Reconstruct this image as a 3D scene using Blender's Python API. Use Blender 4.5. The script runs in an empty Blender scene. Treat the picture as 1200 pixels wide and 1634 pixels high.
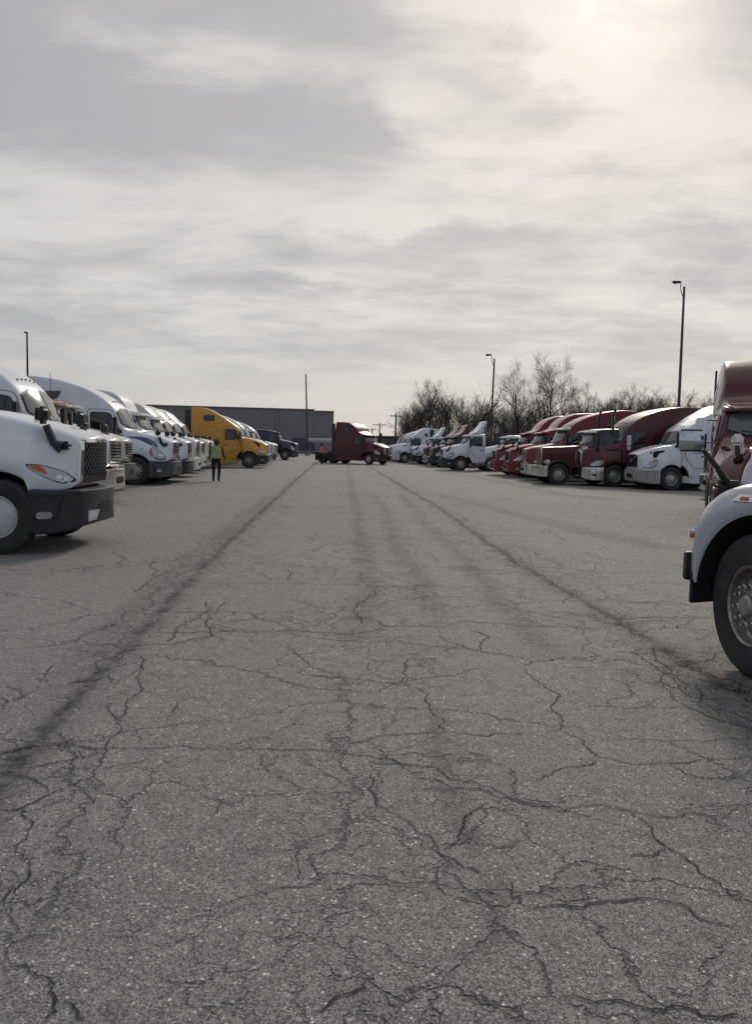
import bpy, bmesh, math, random
from mathutils import Vector, Matrix
from mathutils.bvhtree import BVHTree
from mathutils.geometry import delaunay_2d_cdt
R = math.radians
sc = bpy.context.scene
COL = sc.collection

# ------------------------------------------------------------------ camera
F, W0, H0 = 1250.0, 1200.0, 1634.0
PITCH, ROLL, CAMH = 4.70, 1.4, 1.6
cam = bpy.data.cameras.new("camera"); camo = bpy.data.objects.new("camera", cam); COL.objects.link(camo)
cam.sensor_fit = 'HORIZONTAL'; cam.sensor_width = 36; cam.lens = F / W0 * 36
cam.clip_start = 0.05; cam.clip_end = 5000
CM = Matrix.Rotation(R(90 - PITCH), 4, 'X') @ Matrix.Rotation(R(ROLL), 4, 'Z')
camo.matrix_world = Matrix.Translation((0, 0, CAMH)) @ CM
sc.camera = camo

def ray(px, py):
    return CM.to_3x3() @ Vector(((px - W0 / 2) / F, -(py - H0 / 2) / F, -1))
def P(px, py):                       # a point of the flat ground
    d = ray(px, py); t = -CAMH / d.z
    return Vector((d.x * t, d.y * t, 0))
def PD(px, py, Y):                   # a point at a given distance
    d = ray(px, py); t = Y / d.y
    return Vector((d.x * t, Y, CAMH + d.z * t))

# ------------------------------------------------------------------ node helpers
class N:
    def __init__(s, nt): s.nt = nt; s.n = nt.nodes; s.l = nt.links
    def new(s, t, **k):
        nd = s.n.new(t)
        for a, b in k.items():
            if a.startswith('_'): setattr(nd, a[1:], b)
            else: s.set(nd.inputs[a.replace('__', ' ')], b)
        return nd
    def set(s, sock, v):
        if isinstance(v, bpy.types.NodeSocket): s.l.new(v, sock)
        else: sock.default_value = v
    def math(s, op, a, b=None, c=None, clamp=False):
        nd = s.n.new('ShaderNodeMath'); nd.operation = op; nd.use_clamp = clamp
        s.set(nd.inputs[0], a)
        if b is not None: s.set(nd.inputs[1], b)
        if c is not None: s.set(nd.inputs[2], c)
        return nd.outputs[0]
    def vmath(s, op, a, b=None):
        nd = s.n.new('ShaderNodeVectorMath'); nd.operation = op
        s.set(nd.inputs[0], a)
        if b is not None: s.set(nd.inputs[1], b)
        return nd.outputs['Value'] if op in ('DOT_PRODUCT', 'LENGTH', 'DISTANCE') else nd.outputs[0]
    def mix(s, f, a, b, blend='MIX'):
        nd = s.n.new('ShaderNodeMix'); nd.data_type = 'RGBA'; nd.blend_type = blend
        s.set(nd.inputs[0], f); s.set(nd.inputs[6], a); s.set(nd.inputs[7], b)
        return nd.outputs[2]
    def ramp(s, v, lo, hi, a=0.0, b=1.0, smooth=True):
        nd = s.n.new('ShaderNodeMapRange'); nd.interpolation_type = 'SMOOTHSTEP' if smooth else 'LINEAR'
        s.set(nd.inputs[0], v); s.set(nd.inputs[1], lo); s.set(nd.inputs[2], hi); s.set(nd.inputs[3], a); s.set(nd.inputs[4], b)
        return nd.outputs[0]
    def noise(s, vec, scale, detail=3, rough=.5, dist=0.0, col=False, dim='3D'):
        nd = s.n.new('ShaderNodeTexNoise'); nd.noise_dimensions = dim
        s.set(nd.inputs['Vector'], vec); nd.inputs['Scale'].default_value = scale
        nd.inputs['Detail'].default_value = detail; nd.inputs['Roughness'].default_value = rough
        nd.inputs['Distortion'].default_value = dist
        return nd.outputs['Color'] if col else nd.outputs['Fac']
def c4(c): return (c[0], c[1], c[2], 1)

# ------------------------------------------------------------------ world: overcast sky with the sun glowing through
SUN_EL, SUN_AZ = 30.0, 15.5            # azimuth measured from +Y towards +X
sd = Vector((math.sin(R(SUN_AZ)) * math.cos(R(SUN_EL)), math.cos(R(SUN_AZ)) * math.cos(R(SUN_EL)), math.sin(R(SUN_EL))))
world = bpy.data.worlds.new("World"); sc.world = world; world.use_nodes = True
def build_world():
    nt = world.node_tree; nt.nodes.clear(); n = N(nt)
    co = n.new('ShaderNodeTexCoord').outputs['Generated']
    sky = n.new('ShaderNodeTexSky'); sky.sky_type = 'NISHITA'; sky.sun_disc = False
    sky.sun_elevation = R(SUN_EL); sky.sun_rotation = R(SUN_AZ)
    d = n.vmath('NORMALIZE', co)
    sep = n.new('ShaderNodeSeparateXYZ', Vector=d)
    zz = n.math('ADD', n.math('MAXIMUM', sep.outputs[2], 0.0), 0.17)
    pl = n.new('ShaderNodeCombineXYZ', X=n.math('DIVIDE', sep.outputs[0], zz), Y=n.math('DIVIDE', sep.outputs[1], zz))
    pv = n.vmath('MULTIPLY', pl.outputs[0], (1.0, 1.35, 1.0))
    pv = n.vmath('ADD', pv, (3.1, 1.7, 0))
    n1 = n.noise(pv, 1.05, 6, .55, .6)
    n2 = n.noise(n.vmath('ADD', pv, (7, 3, 2)), 2.8, 6, .6, .35)
    n3 = n.noise(n.vmath('MULTIPLY', n.vmath('ADD', pv, (2, 5, 0)), (1.0, 1.7, 1)), 4.2, 6, .62, .5)
    bands = n.math('ADD', n.math('MULTIPLY', n1, .52), n.math('ADD', n.math('MULTIPLY', n2, .34), n.math('MULTIPLY', n3, .14)))
    # large banks of thicker cloud, fixed in the sky: (azimuth, elevation, width, height, amount)
    az = n.math('ARCTAN2', sep.outputs[0], sep.outputs[1]); el = n.math('ARCSINE', sep.outputs[2])
    wob = n.math('MULTIPLY', n.math('SUBTRACT', n2, .5), .22)
    tot = bands
    for a, e, w, h, k in ((-6, 31, 12, 5.5, -.15), (-24, 22, 11, 3.6, -.13), (9.5, 23.5, 5, 3.2, -.15), (-4, 20.5, 9, 2.2, -.10), (26, 30, 5, 5, -.10),
                          (12, 31, 9, 6, .22), (-12, 25, 10, 1.5, .12), (2, 22.5, 6, 1.8, .12), (20, 20, 10, 3, .09), (-4, 12.0, 6, .7, .12), (-1, 15.6, 8, .8, .10),
                          (10, 14.6, 9, .8, -.08), (-24, 15.6, 9, 1.6, .07), (-22, 30, 6, 3, -.05)):
        u = n.math('DIVIDE', n.math('ADD', n.math('SUBTRACT', az, R(a)), wob), R(w))
        v = n.math('DIVIDE', n.math('ADD', n.math('SUBTRACT', el, R(e)), n.math('MULTIPLY', wob, .35)), R(h))
        r2 = n.math('ADD', n.math('MULTIPLY', u, u), n.math('MULTIPLY', v, v))
        g = n.math('POWER', 2.718, n.math('MULTIPLY', r2, -1.0))
        tot = n.math('ADD', tot, n.math('MULTIPLY', g, k))
    t = n.ramp(tot, .385, .62)
    # towards the horizon the banding flattens out into even haze
    flat = n.ramp(el, R(1.5), R(11), 1, 0)
    t = n.math('ADD', n.math('MULTIPLY', t, n.math('SUBTRACT', 1.0, n.math('MULTIPLY', flat, .75))), n.math('MULTIPLY', flat, .38))
    sdot = n.vmath('DOT_PRODUCT', d, tuple(sd))
    ang = n.math('ARCCOSINE', n.math('MINIMUM', sdot, 1.0))
    near = n.ramp(ang, R(2), R(62), 1, 0)
    glow = n.math('POWER', 2.718, n.math('MULTIPLY', n.math('POWER', n.math('DIVIDE', ang, R(8)), 1.3), -1.0))
    core = n.math('POWER', 2.718, n.math('MULTIPLY', n.math('POWER', n.math('DIVIDE', ang, R(4)), 2.0), -1.0))
    dark = n.mix(near, (.375, .375, .395, 1), (.455, .435, .435, 1))
    brt = n.mix(near, (.595, .58, .57, 1), (.735, .685, .635, 1))
    c = n.mix(t, dark, brt)
    c = n.mix(1.0, c, n.mix(n.math('MULTIPLY', glow, n.ramp(n1, .34, .62, .45, 1.25)), (0, 0, 0, 1), (.10, .085, .065, 1)), 'ADD')
    c = n.mix(1.0, c, n.mix(n.math('MULTIPLY', core, n.ramp(n3, .38, .6)), (0, 0, 0, 1), (.20, .16, .10, 1)), 'ADD')
    c = n.mix(n.ramp(el, R(0), R(7), .55, 0), c, (.60, .575, .545, 1))
    c = n.mix(1.0, c, n.mix(n.ramp(ang, R(38), R(105)), (1, 1, 1, 1), (.55, .62, .74, 1)), 'MULTIPLY')
    # thick cloud over a Nishita sky, at its usual low strength
    c = n.mix(1.0, c, (10, 10, 10, 1), 'MULTIPLY')
    c = n.mix(.94, sky.outputs[0], c)
    bg = n.new('ShaderNodeBackground', Color=c, Strength=0.1)
    out = n.new('ShaderNodeOutputWorld'); nt.links.new(bg.outputs[0], out.inputs[0])
build_world()
sun = bpy.data.lights.new("sun", 'SUN'); suno = bpy.data.objects.new("sun", sun); COL.objects.link(suno)
sun.energy = 1.5; sun.angle = R(10); sun.color = (1, .93, .82)
suno.rotation_euler = (-sd).to_track_quat('-Z', 'Y').to_euler()
sc.view_settings.view_transform = 'Standard'; sc.view_settings.look = 'None'
sc.view_settings.exposure = 0.12; sc.view_settings.gamma = 1.0
sc.render.film_transparent = False

# ------------------------------------------------------------------ materials
MATS = {}
def pbr(name, col, rough=.5, metal=0., coat=0., spec=.5, var=0., vscale=3., dirt=0., dirtcol=(.16, .145, .125), bump=0., bscale=40., emis=None, estr=0.):
    if name in MATS: return MATS[name]
    m = bpy.data.materials.new(name); MATS[name] = m; m.use_nodes = True
    nt = m.node_tree; n = N(nt); b = nt.nodes['Principled BSDF']
    co = n.new('ShaderNodeTexCoord').outputs['Object']
    c = c4(col)
    if var:
        f = n.ramp(n.noise(co, vscale, 5, .6), .3, .7, 1 - var, 1 + var)
        c = n.mix(1.0, c, n.new('ShaderNodeCombineColor', Red=f, Green=f, Blue=f).outputs[0], 'MULTIPLY')
    r = rough
    if dirt:
        z = n.new('ShaderNodeSeparateXYZ', Vector=co).outputs[2]
        lo = n.ramp(z, .3, 1.5, 1, .25)
        f = n.math('MULTIPLY', n.ramp(n.noise(co, 2.6, 7, .68), .38, .75), n.math('MULTIPLY', lo, dirt), clamp=True)
        st = n.noise(n.vmath('MULTIPLY', co, (9, 9, .8)), 1.0, 5, .6)
        f = n.math('ADD', f, n.math('MULTIPLY', n.ramp(st, .55, .8), dirt * .25), clamp=True)
        c = n.mix(f, c, c4(dirtcol)); r = n.math('ADD', n.math('MULTIPLY', f, .5), rough, clamp=True)
    n.set(b.inputs['Base Color'], c); n.set(b.inputs['Roughness'], r); b.inputs['Metallic'].default_value = metal
    b.inputs['Coat Weight'].default_value = coat; b.inputs['Coat Roughness'].default_value = .08
    b.inputs['Specular IOR Level'].default_value = spec; b.inputs['Coat IOR'].default_value = 1.4
    if bump:
        bp = n.new('ShaderNodeBump', Height=n.noise(co, bscale, 4, .6), Strength=bump, Distance=.01)
        nt.links.new(bp.outputs[0], b.inputs['Normal'])
    if emis: b.inputs['Emission Color'].default_value = c4(emis); b.inputs['Emission Strength'].default_value = estr
    return m
def paint(name, col, dirt=.35): return pbr('paint_' + name, col, .38, 0, .7, .3, .04, 1.5, dirt)
WHITE = paint('white', (.72, .745, .79)); WHITE2 = paint('off_white', (.66, .66, .65), .5); SILVER = pbr('paint_silver', (.55, .57, .60), .35, .3, .5, .5, .04, 1.5, .3)
BURG = paint('burgundy', (.088, .009, .014), .10); RED = paint('red', (.18, .010, .016), .10); YEL = paint('yellow', (.62, .31, .035), .3)
NAVY = paint('navy', (.018, .028, .065), .3); DARKBURG = paint('dark_burgundy', (.05, .012, .018), .3); CORAL = paint('coral', (.45, .16, .13), .3)
CREAM = paint('cream', (.62, .60, .55), .5); BLACKP = paint('black', (.018, .018, .02), .2)
PLAST = pbr('black_plastic', (.018, .020, .025), .5, var=.2, dirt=.10); DGREY = pbr('dark_grey_plastic', (.06, .065, .075), .5, var=.1, dirt=.3)
CHROME = pbr('chrome', (.72, .71, .70), .16, 1.0, var=.06, dirt=.25); ALU = pbr('brushed_aluminium', (.55, .54, .53), .32, .85, var=.12, vscale=8, dirt=.35)
STEEL = pbr('dark_steel', (.07, .068, .066), .5, .6, var=.3, vscale=10); RUBBER = pbr('tyre_rubber', (.022, .022, .023), .78, var=.3, vscale=9, dirt=.5, dirtcol=(.09, .083, .075))
WELL = pbr('wheel_well_black', (.010, .010, .011), .9); HOLE = pbr('hole_black', (.006, .006, .007), .9)
def glassmat(name, col=(.012, .014, .016), rough=.04):
    m = pbr(name, col, rough, 0, 0, .9, var=.3, vscale=1.1); return m
GLASS = glassmat('tinted_glass'); SCREEN = glassmat('windshield_glass', (.10, .11, .11), .13)
LENS = pbr('lamp_lens', (.42, .44, .46), .1, .5, .5); AMBER = pbr('amber_lens', (.45, .10, .02), .2, 0, .6); REDL = pbr('red_lens', (.30, .02, .015), .2, 0, .5)
MIRR = pbr('mirror_glass', (.62, .64, .66), .04, 1.0); WOODP = pbr('pole_wood', (.055, .043, .034), .9, var=.3, vscale=2); GALV = pbr('pole_metal', (.065, .058, .055), .6, .3, var=.2)
RIMG = pbr('rim_grey', (.28, .28, .28), .45, .4, dirt=.3); PLATE = pbr('licence_plate', (.6, .6, .6), .4); WSIGN = pbr('sign_white', (.62, .64, .66), .5); INK = pbr('sign_ink', (.10, .11, .15), .6); BLUE = pbr('paint_blue_stripe', (.018, .05, .16), .35, 0, .5)
LIT = pbr('headlamp_lit', (.9, .8, .55), .2, emis=(1, .78, .42), estr=1.6)

# ------------------------------------------------------------------ objects
def link(name, me, parent=None, mats=None):
    o = bpy.data.objects.new(name, me); COL.objects.link(o)
    if parent is not None: o.parent = parent
    if mats:
        for m in (mats if isinstance(mats, (list, tuple)) else [mats]): me.materials.append(m)
    return o
def tomesh(name, bm, sharp=35):
    me = bpy.data.meshes.new(name); bmesh.ops.recalc_face_normals(bm, faces=bm.faces[:]) if bm.faces else None
    for f in bm.faces: f.smooth = True
    bm.to_mesh(me); bm.free(); me.set_sharp_from_angle(angle=R(sharp)); return me
def obj(name, bm, mats, parent=None, sharp=35):
    return link(name, tomesh(name, bm, sharp), parent, mats)
def empty(name, label, cat, group=None, loc=(0, 0, 0), rz=0):
    o = bpy.data.objects.new(name, None); COL.objects.link(o); o.location = loc; o.rotation_euler = (0, 0, rz)
    o.empty_display_size = .3
    tag(o, label, cat, group); return o
def tag(o, label=None, cat=None, group=None, kind=None):
    if label: o['label'] = label
    if cat: o['category'] = cat
    if group: o['group'] = group
    if kind: o['kind'] = kind
    return o

def box(bm, c, s, bev=0.0, mi=0, rot=None, seg=2):
    r = bmesh.ops.create_cube(bm, size=1); vs = r['verts']
    bmesh.ops.scale(bm, vec=s, verts=vs)
    if bev:
        es = list({e for v in vs for e in v.link_edges})
        rr = bmesh.ops.bevel(bm, geom=es, offset=bev, segments=seg, affect='EDGES'); vs = list({v for f in rr['faces'] for v in f.verts} | {v for v in vs if v.is_valid})
        seen = set(vs); st = list(vs)
        while st:
            v = st.pop()
            for e in v.link_edges:
                o = e.other_vert(v)
                if o not in seen: seen.add(o); st.append(o)
        vs = list(seen)
    if rot is not None: bmesh.ops.rotate(bm, cent=(0, 0, 0), matrix=rot, verts=vs)
    bmesh.ops.translate(bm, vec=c, verts=vs)
    for f in {f for v in vs for f in v.link_faces}: f.material_index = mi
    return vs
def tube(bm, pts, rad, n=8, mi=0, cap=True):
    pts = [Vector(p) for p in pts]; rings = []
    if not isinstance(rad, (list, tuple)): rad = [rad] * len(pts)
    up = None
    for i, p in enumerate(pts):
        t = (pts[min(i + 1, len(pts) - 1)] - pts[max(i - 1, 0)]).normalized()
        if up is None: up = t.orthogonal().normalized()
        up = (up - t * up.dot(t)); up = up.normalized() if up.length > 1e-6 else t.orthogonal().normalized()
        s = t.cross(up)
        rings.append([bm.verts.new(p + (up * math.cos(a) + s * math.sin(a)) * rad[i]) for a in [2 * math.pi * k / n for k in range(n)]])
    for a, b in zip(rings, rings[1:]):
        for k in range(n):
            f = bm.faces.new((a[k], a[(k + 1) % n], b[(k + 1) % n], b[k])); f.material_index = mi
    if cap and n > 2:
        for r_ in (rings[0], rings[-1]):
            f = bm.faces.new(r_); f.material_index = mi
def lathe(bm, prof, c, axis='Y', n=36, mi=0, sgn=1):
    """prof: (radius, offset along axis)"""
    rings = []
    for r_, a_ in prof:
        ring = []
        for k in range(n):
            t = 2 * math.pi * k / n; u, v = r_ * math.cos(t), r_ * math.sin(t)
            p = {'Y': (u, a_ * sgn, v), 'Z': (u, v, a_ * sgn), 'X': (a_ * sgn, u, v)}[axis]
            ring.append(bm.verts.new(Vector(p) + Vector(c)))
        rings.append(ring)
    for a, b in zip(rings, rings[1:]):
        for k in range(n):
            f = bm.faces.new((a[k], a[(k + 1) % n], b[(k + 1) % n], b[k])); f.material_index = mi
    return rings
def disc(bm, c, r_, axis_y=1, n=12, mi=0, ry=None):
    vs = [bm.verts.new(Vector(c) + Vector((r_ * math.cos(t), 0, (ry or r_) * math.sin(t)))) for t in [2 * math.pi * k / n for k in range(n)]]
    f = bm.faces.new(vs); f.material_index = mi

def pchip(xs, ys, x):
    if x >= xs[0]: return ys[0]
    if x <= xs[-1]: return ys[-1]
    for i in range(len(xs) - 1):
        if xs[i] >= x >= xs[i + 1]: break
    h = xs[i + 1] - xs[i]; t = (x - xs[i]) / h
    dl = [(ys[k + 1] - ys[k]) / (xs[k + 1] - xs[k]) for k in range(len(xs) - 1)]
    def sl(k):
        if k == 0: return dl[0]
        if k == len(xs) - 1: return dl[-1]
        a, b = dl[k - 1], dl[k]
        return 0 if a * b <= 0 else 2 * a * b / (a + b)
    m0, m1 = sl(i) * h, sl(i + 1) * h
    return (2*t**3-3*t*t+1)*ys[i] + (t**3-2*t*t+t)*m0 + (-2*t**3+3*t*t)*ys[i+1] + (t**3-t*t)*m1
def bspline2(cp, n):
    """clamped quadratic B-spline"""
    m = len(cp) - 2; out = []
    for k in range(n + 1):
        u = k / n * m; i = min(int(u), m - 1); t = u - i
        a = cp[0] if i == 0 else ((cp[i][0] + cp[i + 1][0]) / 2, (cp[i][1] + cp[i + 1][1]) / 2)
        c = cp[-1] if i == m - 1 else ((cp[i + 1][0] + cp[i + 2][0]) / 2, (cp[i + 1][1] + cp[i + 2][1]) / 2)
        b = cp[i + 1]
        out.append(tuple((1 - t) ** 2 * a[j] + 2 * t * (1 - t) * b[j] + t * t * c[j] for j in (0, 1)))
    return out

def loft(bm, st, sect, bow=(0, 0, 1), arch=None, nsec=22, step=.09, lipfront=.03, liprear=.02, archmi=None, edge=.0):
    """st: stations [(x, p1, p2...)] front to back (x decreasing); sect(params, zb_override)->control points;
    bow=(amount, x0, x1): plan rounding fading from x0 to x1; arch=(xa, za, r)"""
    xs = [s[0] for s in st]; np_ = len(st[0]) - 1
    cols = [[s[j + 1] for s in st] for j in range(np_)]
    X = []; x = xs[0]
    k = max(2, int((xs[0] - xs[-1]) / step)); X = [xs[0] + (xs[-1] - xs[0]) * i / k for i in range(k + 1)]
    if arch:
        for i in range(0, 33):
            v = arch[0] + arch[2] * math.cos(math.pi * i / 32)
            if xs[-1] < v < xs[0]: X.append(v)
        for v in (arch[0] + arch[2] + .004, arch[0] - arch[2] - .004):
            if xs[-1] < v < xs[0]: X.append(v)
    X = sorted(set(round(v, 4) for v in X), reverse=True)
    def BX(x, y):
        a, x0, x1 = bow
        if not a: return x
        f = max(0, min(1, (x - x1) / (x0 - x1)))
        return x - a * f * (abs(y) / 1.2) ** 2.2
    rings = []
    for x in X:
        p = [pchip(xs, c, x) for c in cols]
        zo = None
        if arch and abs(x - arch[0]) < arch[2]: zo = arch[1] + math.sqrt(max(0, arch[2] ** 2 - (x - arch[0]) ** 2))
        half = bspline2(sect(p, zo), nsec)
        full = half + [(-a, b) for a, b in reversed(half[:-1])]
        rings.append((x, full))
    def ring_at(x, full, sy=1, sz=1, cz=None, dx=0):
        return [bm.verts.new((BX(x, y * sy) + dx, y * sy, (cz + (z - cz) * sz) if cz is not None else z)) for y, z in full]
    V = [ring_at(x, f) for x, f in rings]
    def cap(x, full, dx, ring, flip):
        cz = sum(z for _, z in full) / len(full); prev = ring
        for s, d in ((.975, .6), (.94, 1), (.75, 1), (.5, 1), (.25, 1), (.06, 1)):
            cur = ring_at(x, full, s, s, cz, dx * d)
            for k in range(len(prev) - 1):
                bm.faces.new((prev[k], prev[k + 1], cur[k + 1], cur[k]) if not flip else (prev[k], cur[k], cur[k + 1], prev[k + 1]))
            bm.faces.new((prev[-1], prev[0], cur[0], cur[-1])); prev = cur
        bm.faces.new(prev)
    for a, b in zip(V, V[1:]):
        for k in range(len(a) - 1): bm.faces.new((a[k], b[k], b[k + 1], a[k + 1]))
        f = bm.faces.new((a[-1], b[-1], b[0], a[0]))
        if archmi is not None: f.material_index = archmi
    cap(rings[0][0], rings[0][1], lipfront, V[0], True); cap(rings[-1][0], rings[-1][1], -liprear, V[-1], False)

def hood_sect(p, zo):
    zb, w, zf, wt, zt = p
    if zo: zb = max(zb, zo)
    zf = max(zf, zb + .10)
    return [(w - .02, zb), (w, zb + .03), (w, (zb + zf) / 2), (w, zf), (w * .66 + wt * .34, zf + (zt - zf) * .42), (wt + .14, zf + (zt - zf) * .76), (wt + .03, zt), (wt - .22, zt + .01), (0, zt + .05)]
def near_sect(p, zo):
    zb, w, zf, wt, zt = p
    if zo: zb = max(zb, zo)
    zf = max(zf, zb + .10); h = max(.02, zt - zf)
    return [(w - .02, zb), (w, zb + .03), (w, (zb + zf) / 2), (w, zf - .02), (w - .10, zf + .13), (wt + .22, zf + .13), (wt + .10, zf + .09), (wt + .02, zf + .10 + h * .3), (wt, zt), (wt - .16, zt + .01), (0, zt + .05)]
def box_sect(p, zo):
    zb, w, zs, wt, zt = p
    if zo: zb = max(zb, zo)
    zs = max(zs, zb + .02); r_ = min(.35, (zt - zb) * .4)
    return [(w - .02, zb), (w, zb + .02), (w, (zb + zs) / 2), (w, zs), (wt + (w - wt) * .25, zt - r_ * .35), (wt, zt), (wt - r_ * .6, zt + .01), (0, zt + .04)]
def hard_sect(p, zo):
    zb, w, zs, wt, zt = p
    return [(w - .05, zb), (w, zb), (w, zb + .05), (w, zs), (wt, zt - .03), (wt, zt), (wt - .06, zt), (0, zt)]

# ---- decals: shapes that lie on a curved body (windows, lamps, grilles, seams)
def roundp(p, r, n=4):
    q = []; m = len(p)
    for i in range(m):
        o, a, b_ = Vector(p[i]), Vector(p[i - 1]), Vector(p[(i + 1) % m]); u, v = a - o, b_ - o
        s = o + u * min(.45, r / max(u.length, 1e-6)); e = o + v * min(.45, r / max(v.length, 1e-6))
        for k in range(n + 1):
            t = k / n; w = s * (1 - t) ** 2 + o * 2 * t * (1 - t) + e * t * t; q.append((w.x, w.y))
    return q
def chaikin(p, it=2):
    for _ in range(it):
        q = []
        for i in range(len(p)):
            a, b = p[i], p[(i + 1) % len(p)]
            q += [(a[0]*.78 + b[0]*.22, a[1]*.78 + b[1]*.22), (a[0]*.22 + b[0]*.78, a[1]*.22 + b[1]*.78)]
        p = q
    return p
def cast(bvh, u, v, view, off):
    if view == 'F': o, d = Vector((4, u, v)), Vector((-1, 0, 0))
    elif view == 'T': o, d = Vector((u, v, 6)), Vector((0, 0, -1))
    else: s = 1 if view == 'L' else -1; o, d = Vector((u, 4 * s, v)), Vector((0, -s, 0))
    h, nn, _, _ = bvh.ray_cast(o, d)
    if h is None: return None
    return h - d * off
def decal(bm, bvh, poly, view, off=.006, thick=.03, mi=0, step=.07, rnd=2, smooth=0):
    if rnd: poly = chaikin(poly, rnd)
    B = []
    for i in range(len(poly)):
        a, b = Vector(poly[i]), Vector(poly[(i + 1) % len(poly)]); k = max(1, int((b - a).length / step))
        B += [a.lerp(b, j / k) for j in range(k)]
    pts = list(B); nb = len(B)
    x0, x1 = min(p.x for p in B), max(p.x for p in B); y0, y1 = min(p.y for p in B), max(p.y for p in B)
    def inside(q):
        c = False
        for i in range(nb):
            a, b = B[i], B[i - 1]
            if (a.y > q.y) != (b.y > q.y) and q.x < (b.x - a.x) * (q.y - a.y) / (b.y - a.y) + a.x: c = not c
        return c
    y = y0 + step * .5
    while y < y1:
        x = x0 + step * .5
        while x < x1:
            q = Vector((x, y))
            if inside(q) and min((q - b).length for b in B) > step * .45: pts.append(q)
            x += step
        y += step
    r = delaunay_2d_cdt(pts, [(i, (i + 1) % nb) for i in range(nb)], [], 1, 1e-5)
    V = []
    for p in r[0]:
        h = cast(bvh, p.x, p.y, view, off); V.append(bm.verts.new(h) if h is not None else None)
    dn = {'F': Vector((-1, 0, 0)), 'T': Vector((0, 0, -1)), 'L': Vector((0, -1, 0)), 'R': Vector((0, 1, 0))}[view]
    fs = []
    for f in r[2]:
        vs = [V[i] for i in f]
        if all(v is not None for v in vs):
            zs = [v.co.dot(dn) for v in vs]
            if max(zs) - min(zs) < .6: 
                ff = bm.faces.new(vs); ff.material_index = mi; fs.append(ff)
    if smooth:
        inn = [v for v in V if v is not None and v.link_faces and not v.is_boundary]
        for _ in range(smooth): bmesh.ops.smooth_vert(bm, verts=inn, factor=.5, use_axis_x=True, use_axis_y=True, use_axis_z=True)
    if thick and fs:
        es = [e for e in {e for f in fs for e in f.edges} if len(e.link_faces) == 1]
        g = bmesh.ops.extrude_edge_only(bm, edges=es)
        vv = [x_ for x_ in g['geom'] if isinstance(x_, bmesh.types.BMVert)]
        bmesh.ops.translate(bm, vec=dn * (thick + off), verts=vv)
        for x_ in g['geom']:
            if isinstance(x_, bmesh.types.BMFace): x_.material_index = mi
    for v in V:
        if v is not None and v.is_valid and not v.link_faces: bm.verts.remove(v)
def ribbon(bm, bvh, pts, w, view, off=.006, mi=0, closed=False, step=.08, drop=.012):
    Q = []; n = len(pts)
    for i in range(n if closed else n - 1):
        a, b = Vector(pts[i]), Vector(pts[(i + 1) % n]); k = max(1, int((b - a).length / step))
        Q += [a.lerp(b, j / k) for j in range(k)]
    if not closed: Q.append(Vector(pts[-1]))
    m = len(Q); prev = None; first = None
    dn = {'F': Vector((-1, 0, 0)), 'T': Vector((0, 0, -1)), 'L': Vector((0, -1, 0)), 'R': Vector((0, 1, 0))}[view]
    for i in range(m + (1 if closed else 0)):
        q = Q[i % m]; t = (Q[(i + 1) % m] - Q[i - 1]) if closed else (Q[min(i + 1, m - 1)] - Q[max(i - 1, 0)])
        t.normalize(); nn = Vector((-t.y, t.x)) * w / 2
        ps = [cast(bvh, *(q + nn), view, off), cast(bvh, *(q - nn), view, off)]
        if None in ps: prev = None; continue
        cur = [bm.verts.new(ps[0] + dn * drop), bm.verts.new(ps[0]), bm.verts.new(ps[1]), bm.verts.new(ps[1] + dn * drop)]
        if prev and (prev[1].co - cur[1].co).length < .5:
            for k in range(3):
                f = bm.faces.new((prev[k], prev[k + 1], cur[k + 1], cur[k])); f.material_index = mi
        prev = cur
def clip(u0, v0, du, dv, poly):
    """part of a line inside a convex polygon"""
    t0, t1 = -9, 9; n = len(poly); area = sum(poly[i][0]*poly[(i+1)%n][1] - poly[(i+1)%n][0]*poly[i][1] for i in range(n))
    for i in range(n):
        a, b = poly[i], poly[(i + 1) % n]; ex, ey = b[0]-a[0], b[1]-a[1]
        if area < 0: ex, ey = -ex, -ey
        num = ex * (v0 - a[1]) - ey * (u0 - a[0]); den = ex * dv - ey * du
        if abs(den) < 1e-9:
            if num < 0: return None
            continue
        t = -num / den
        if den > 0: t0 = max(t0, t)
        else: t1 = min(t1, t)
    return ((u0 + du*t0, v0 + dv*t0), (u0 + du*t1, v0 + dv*t1)) if t1 - t0 > .01 else None

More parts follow.
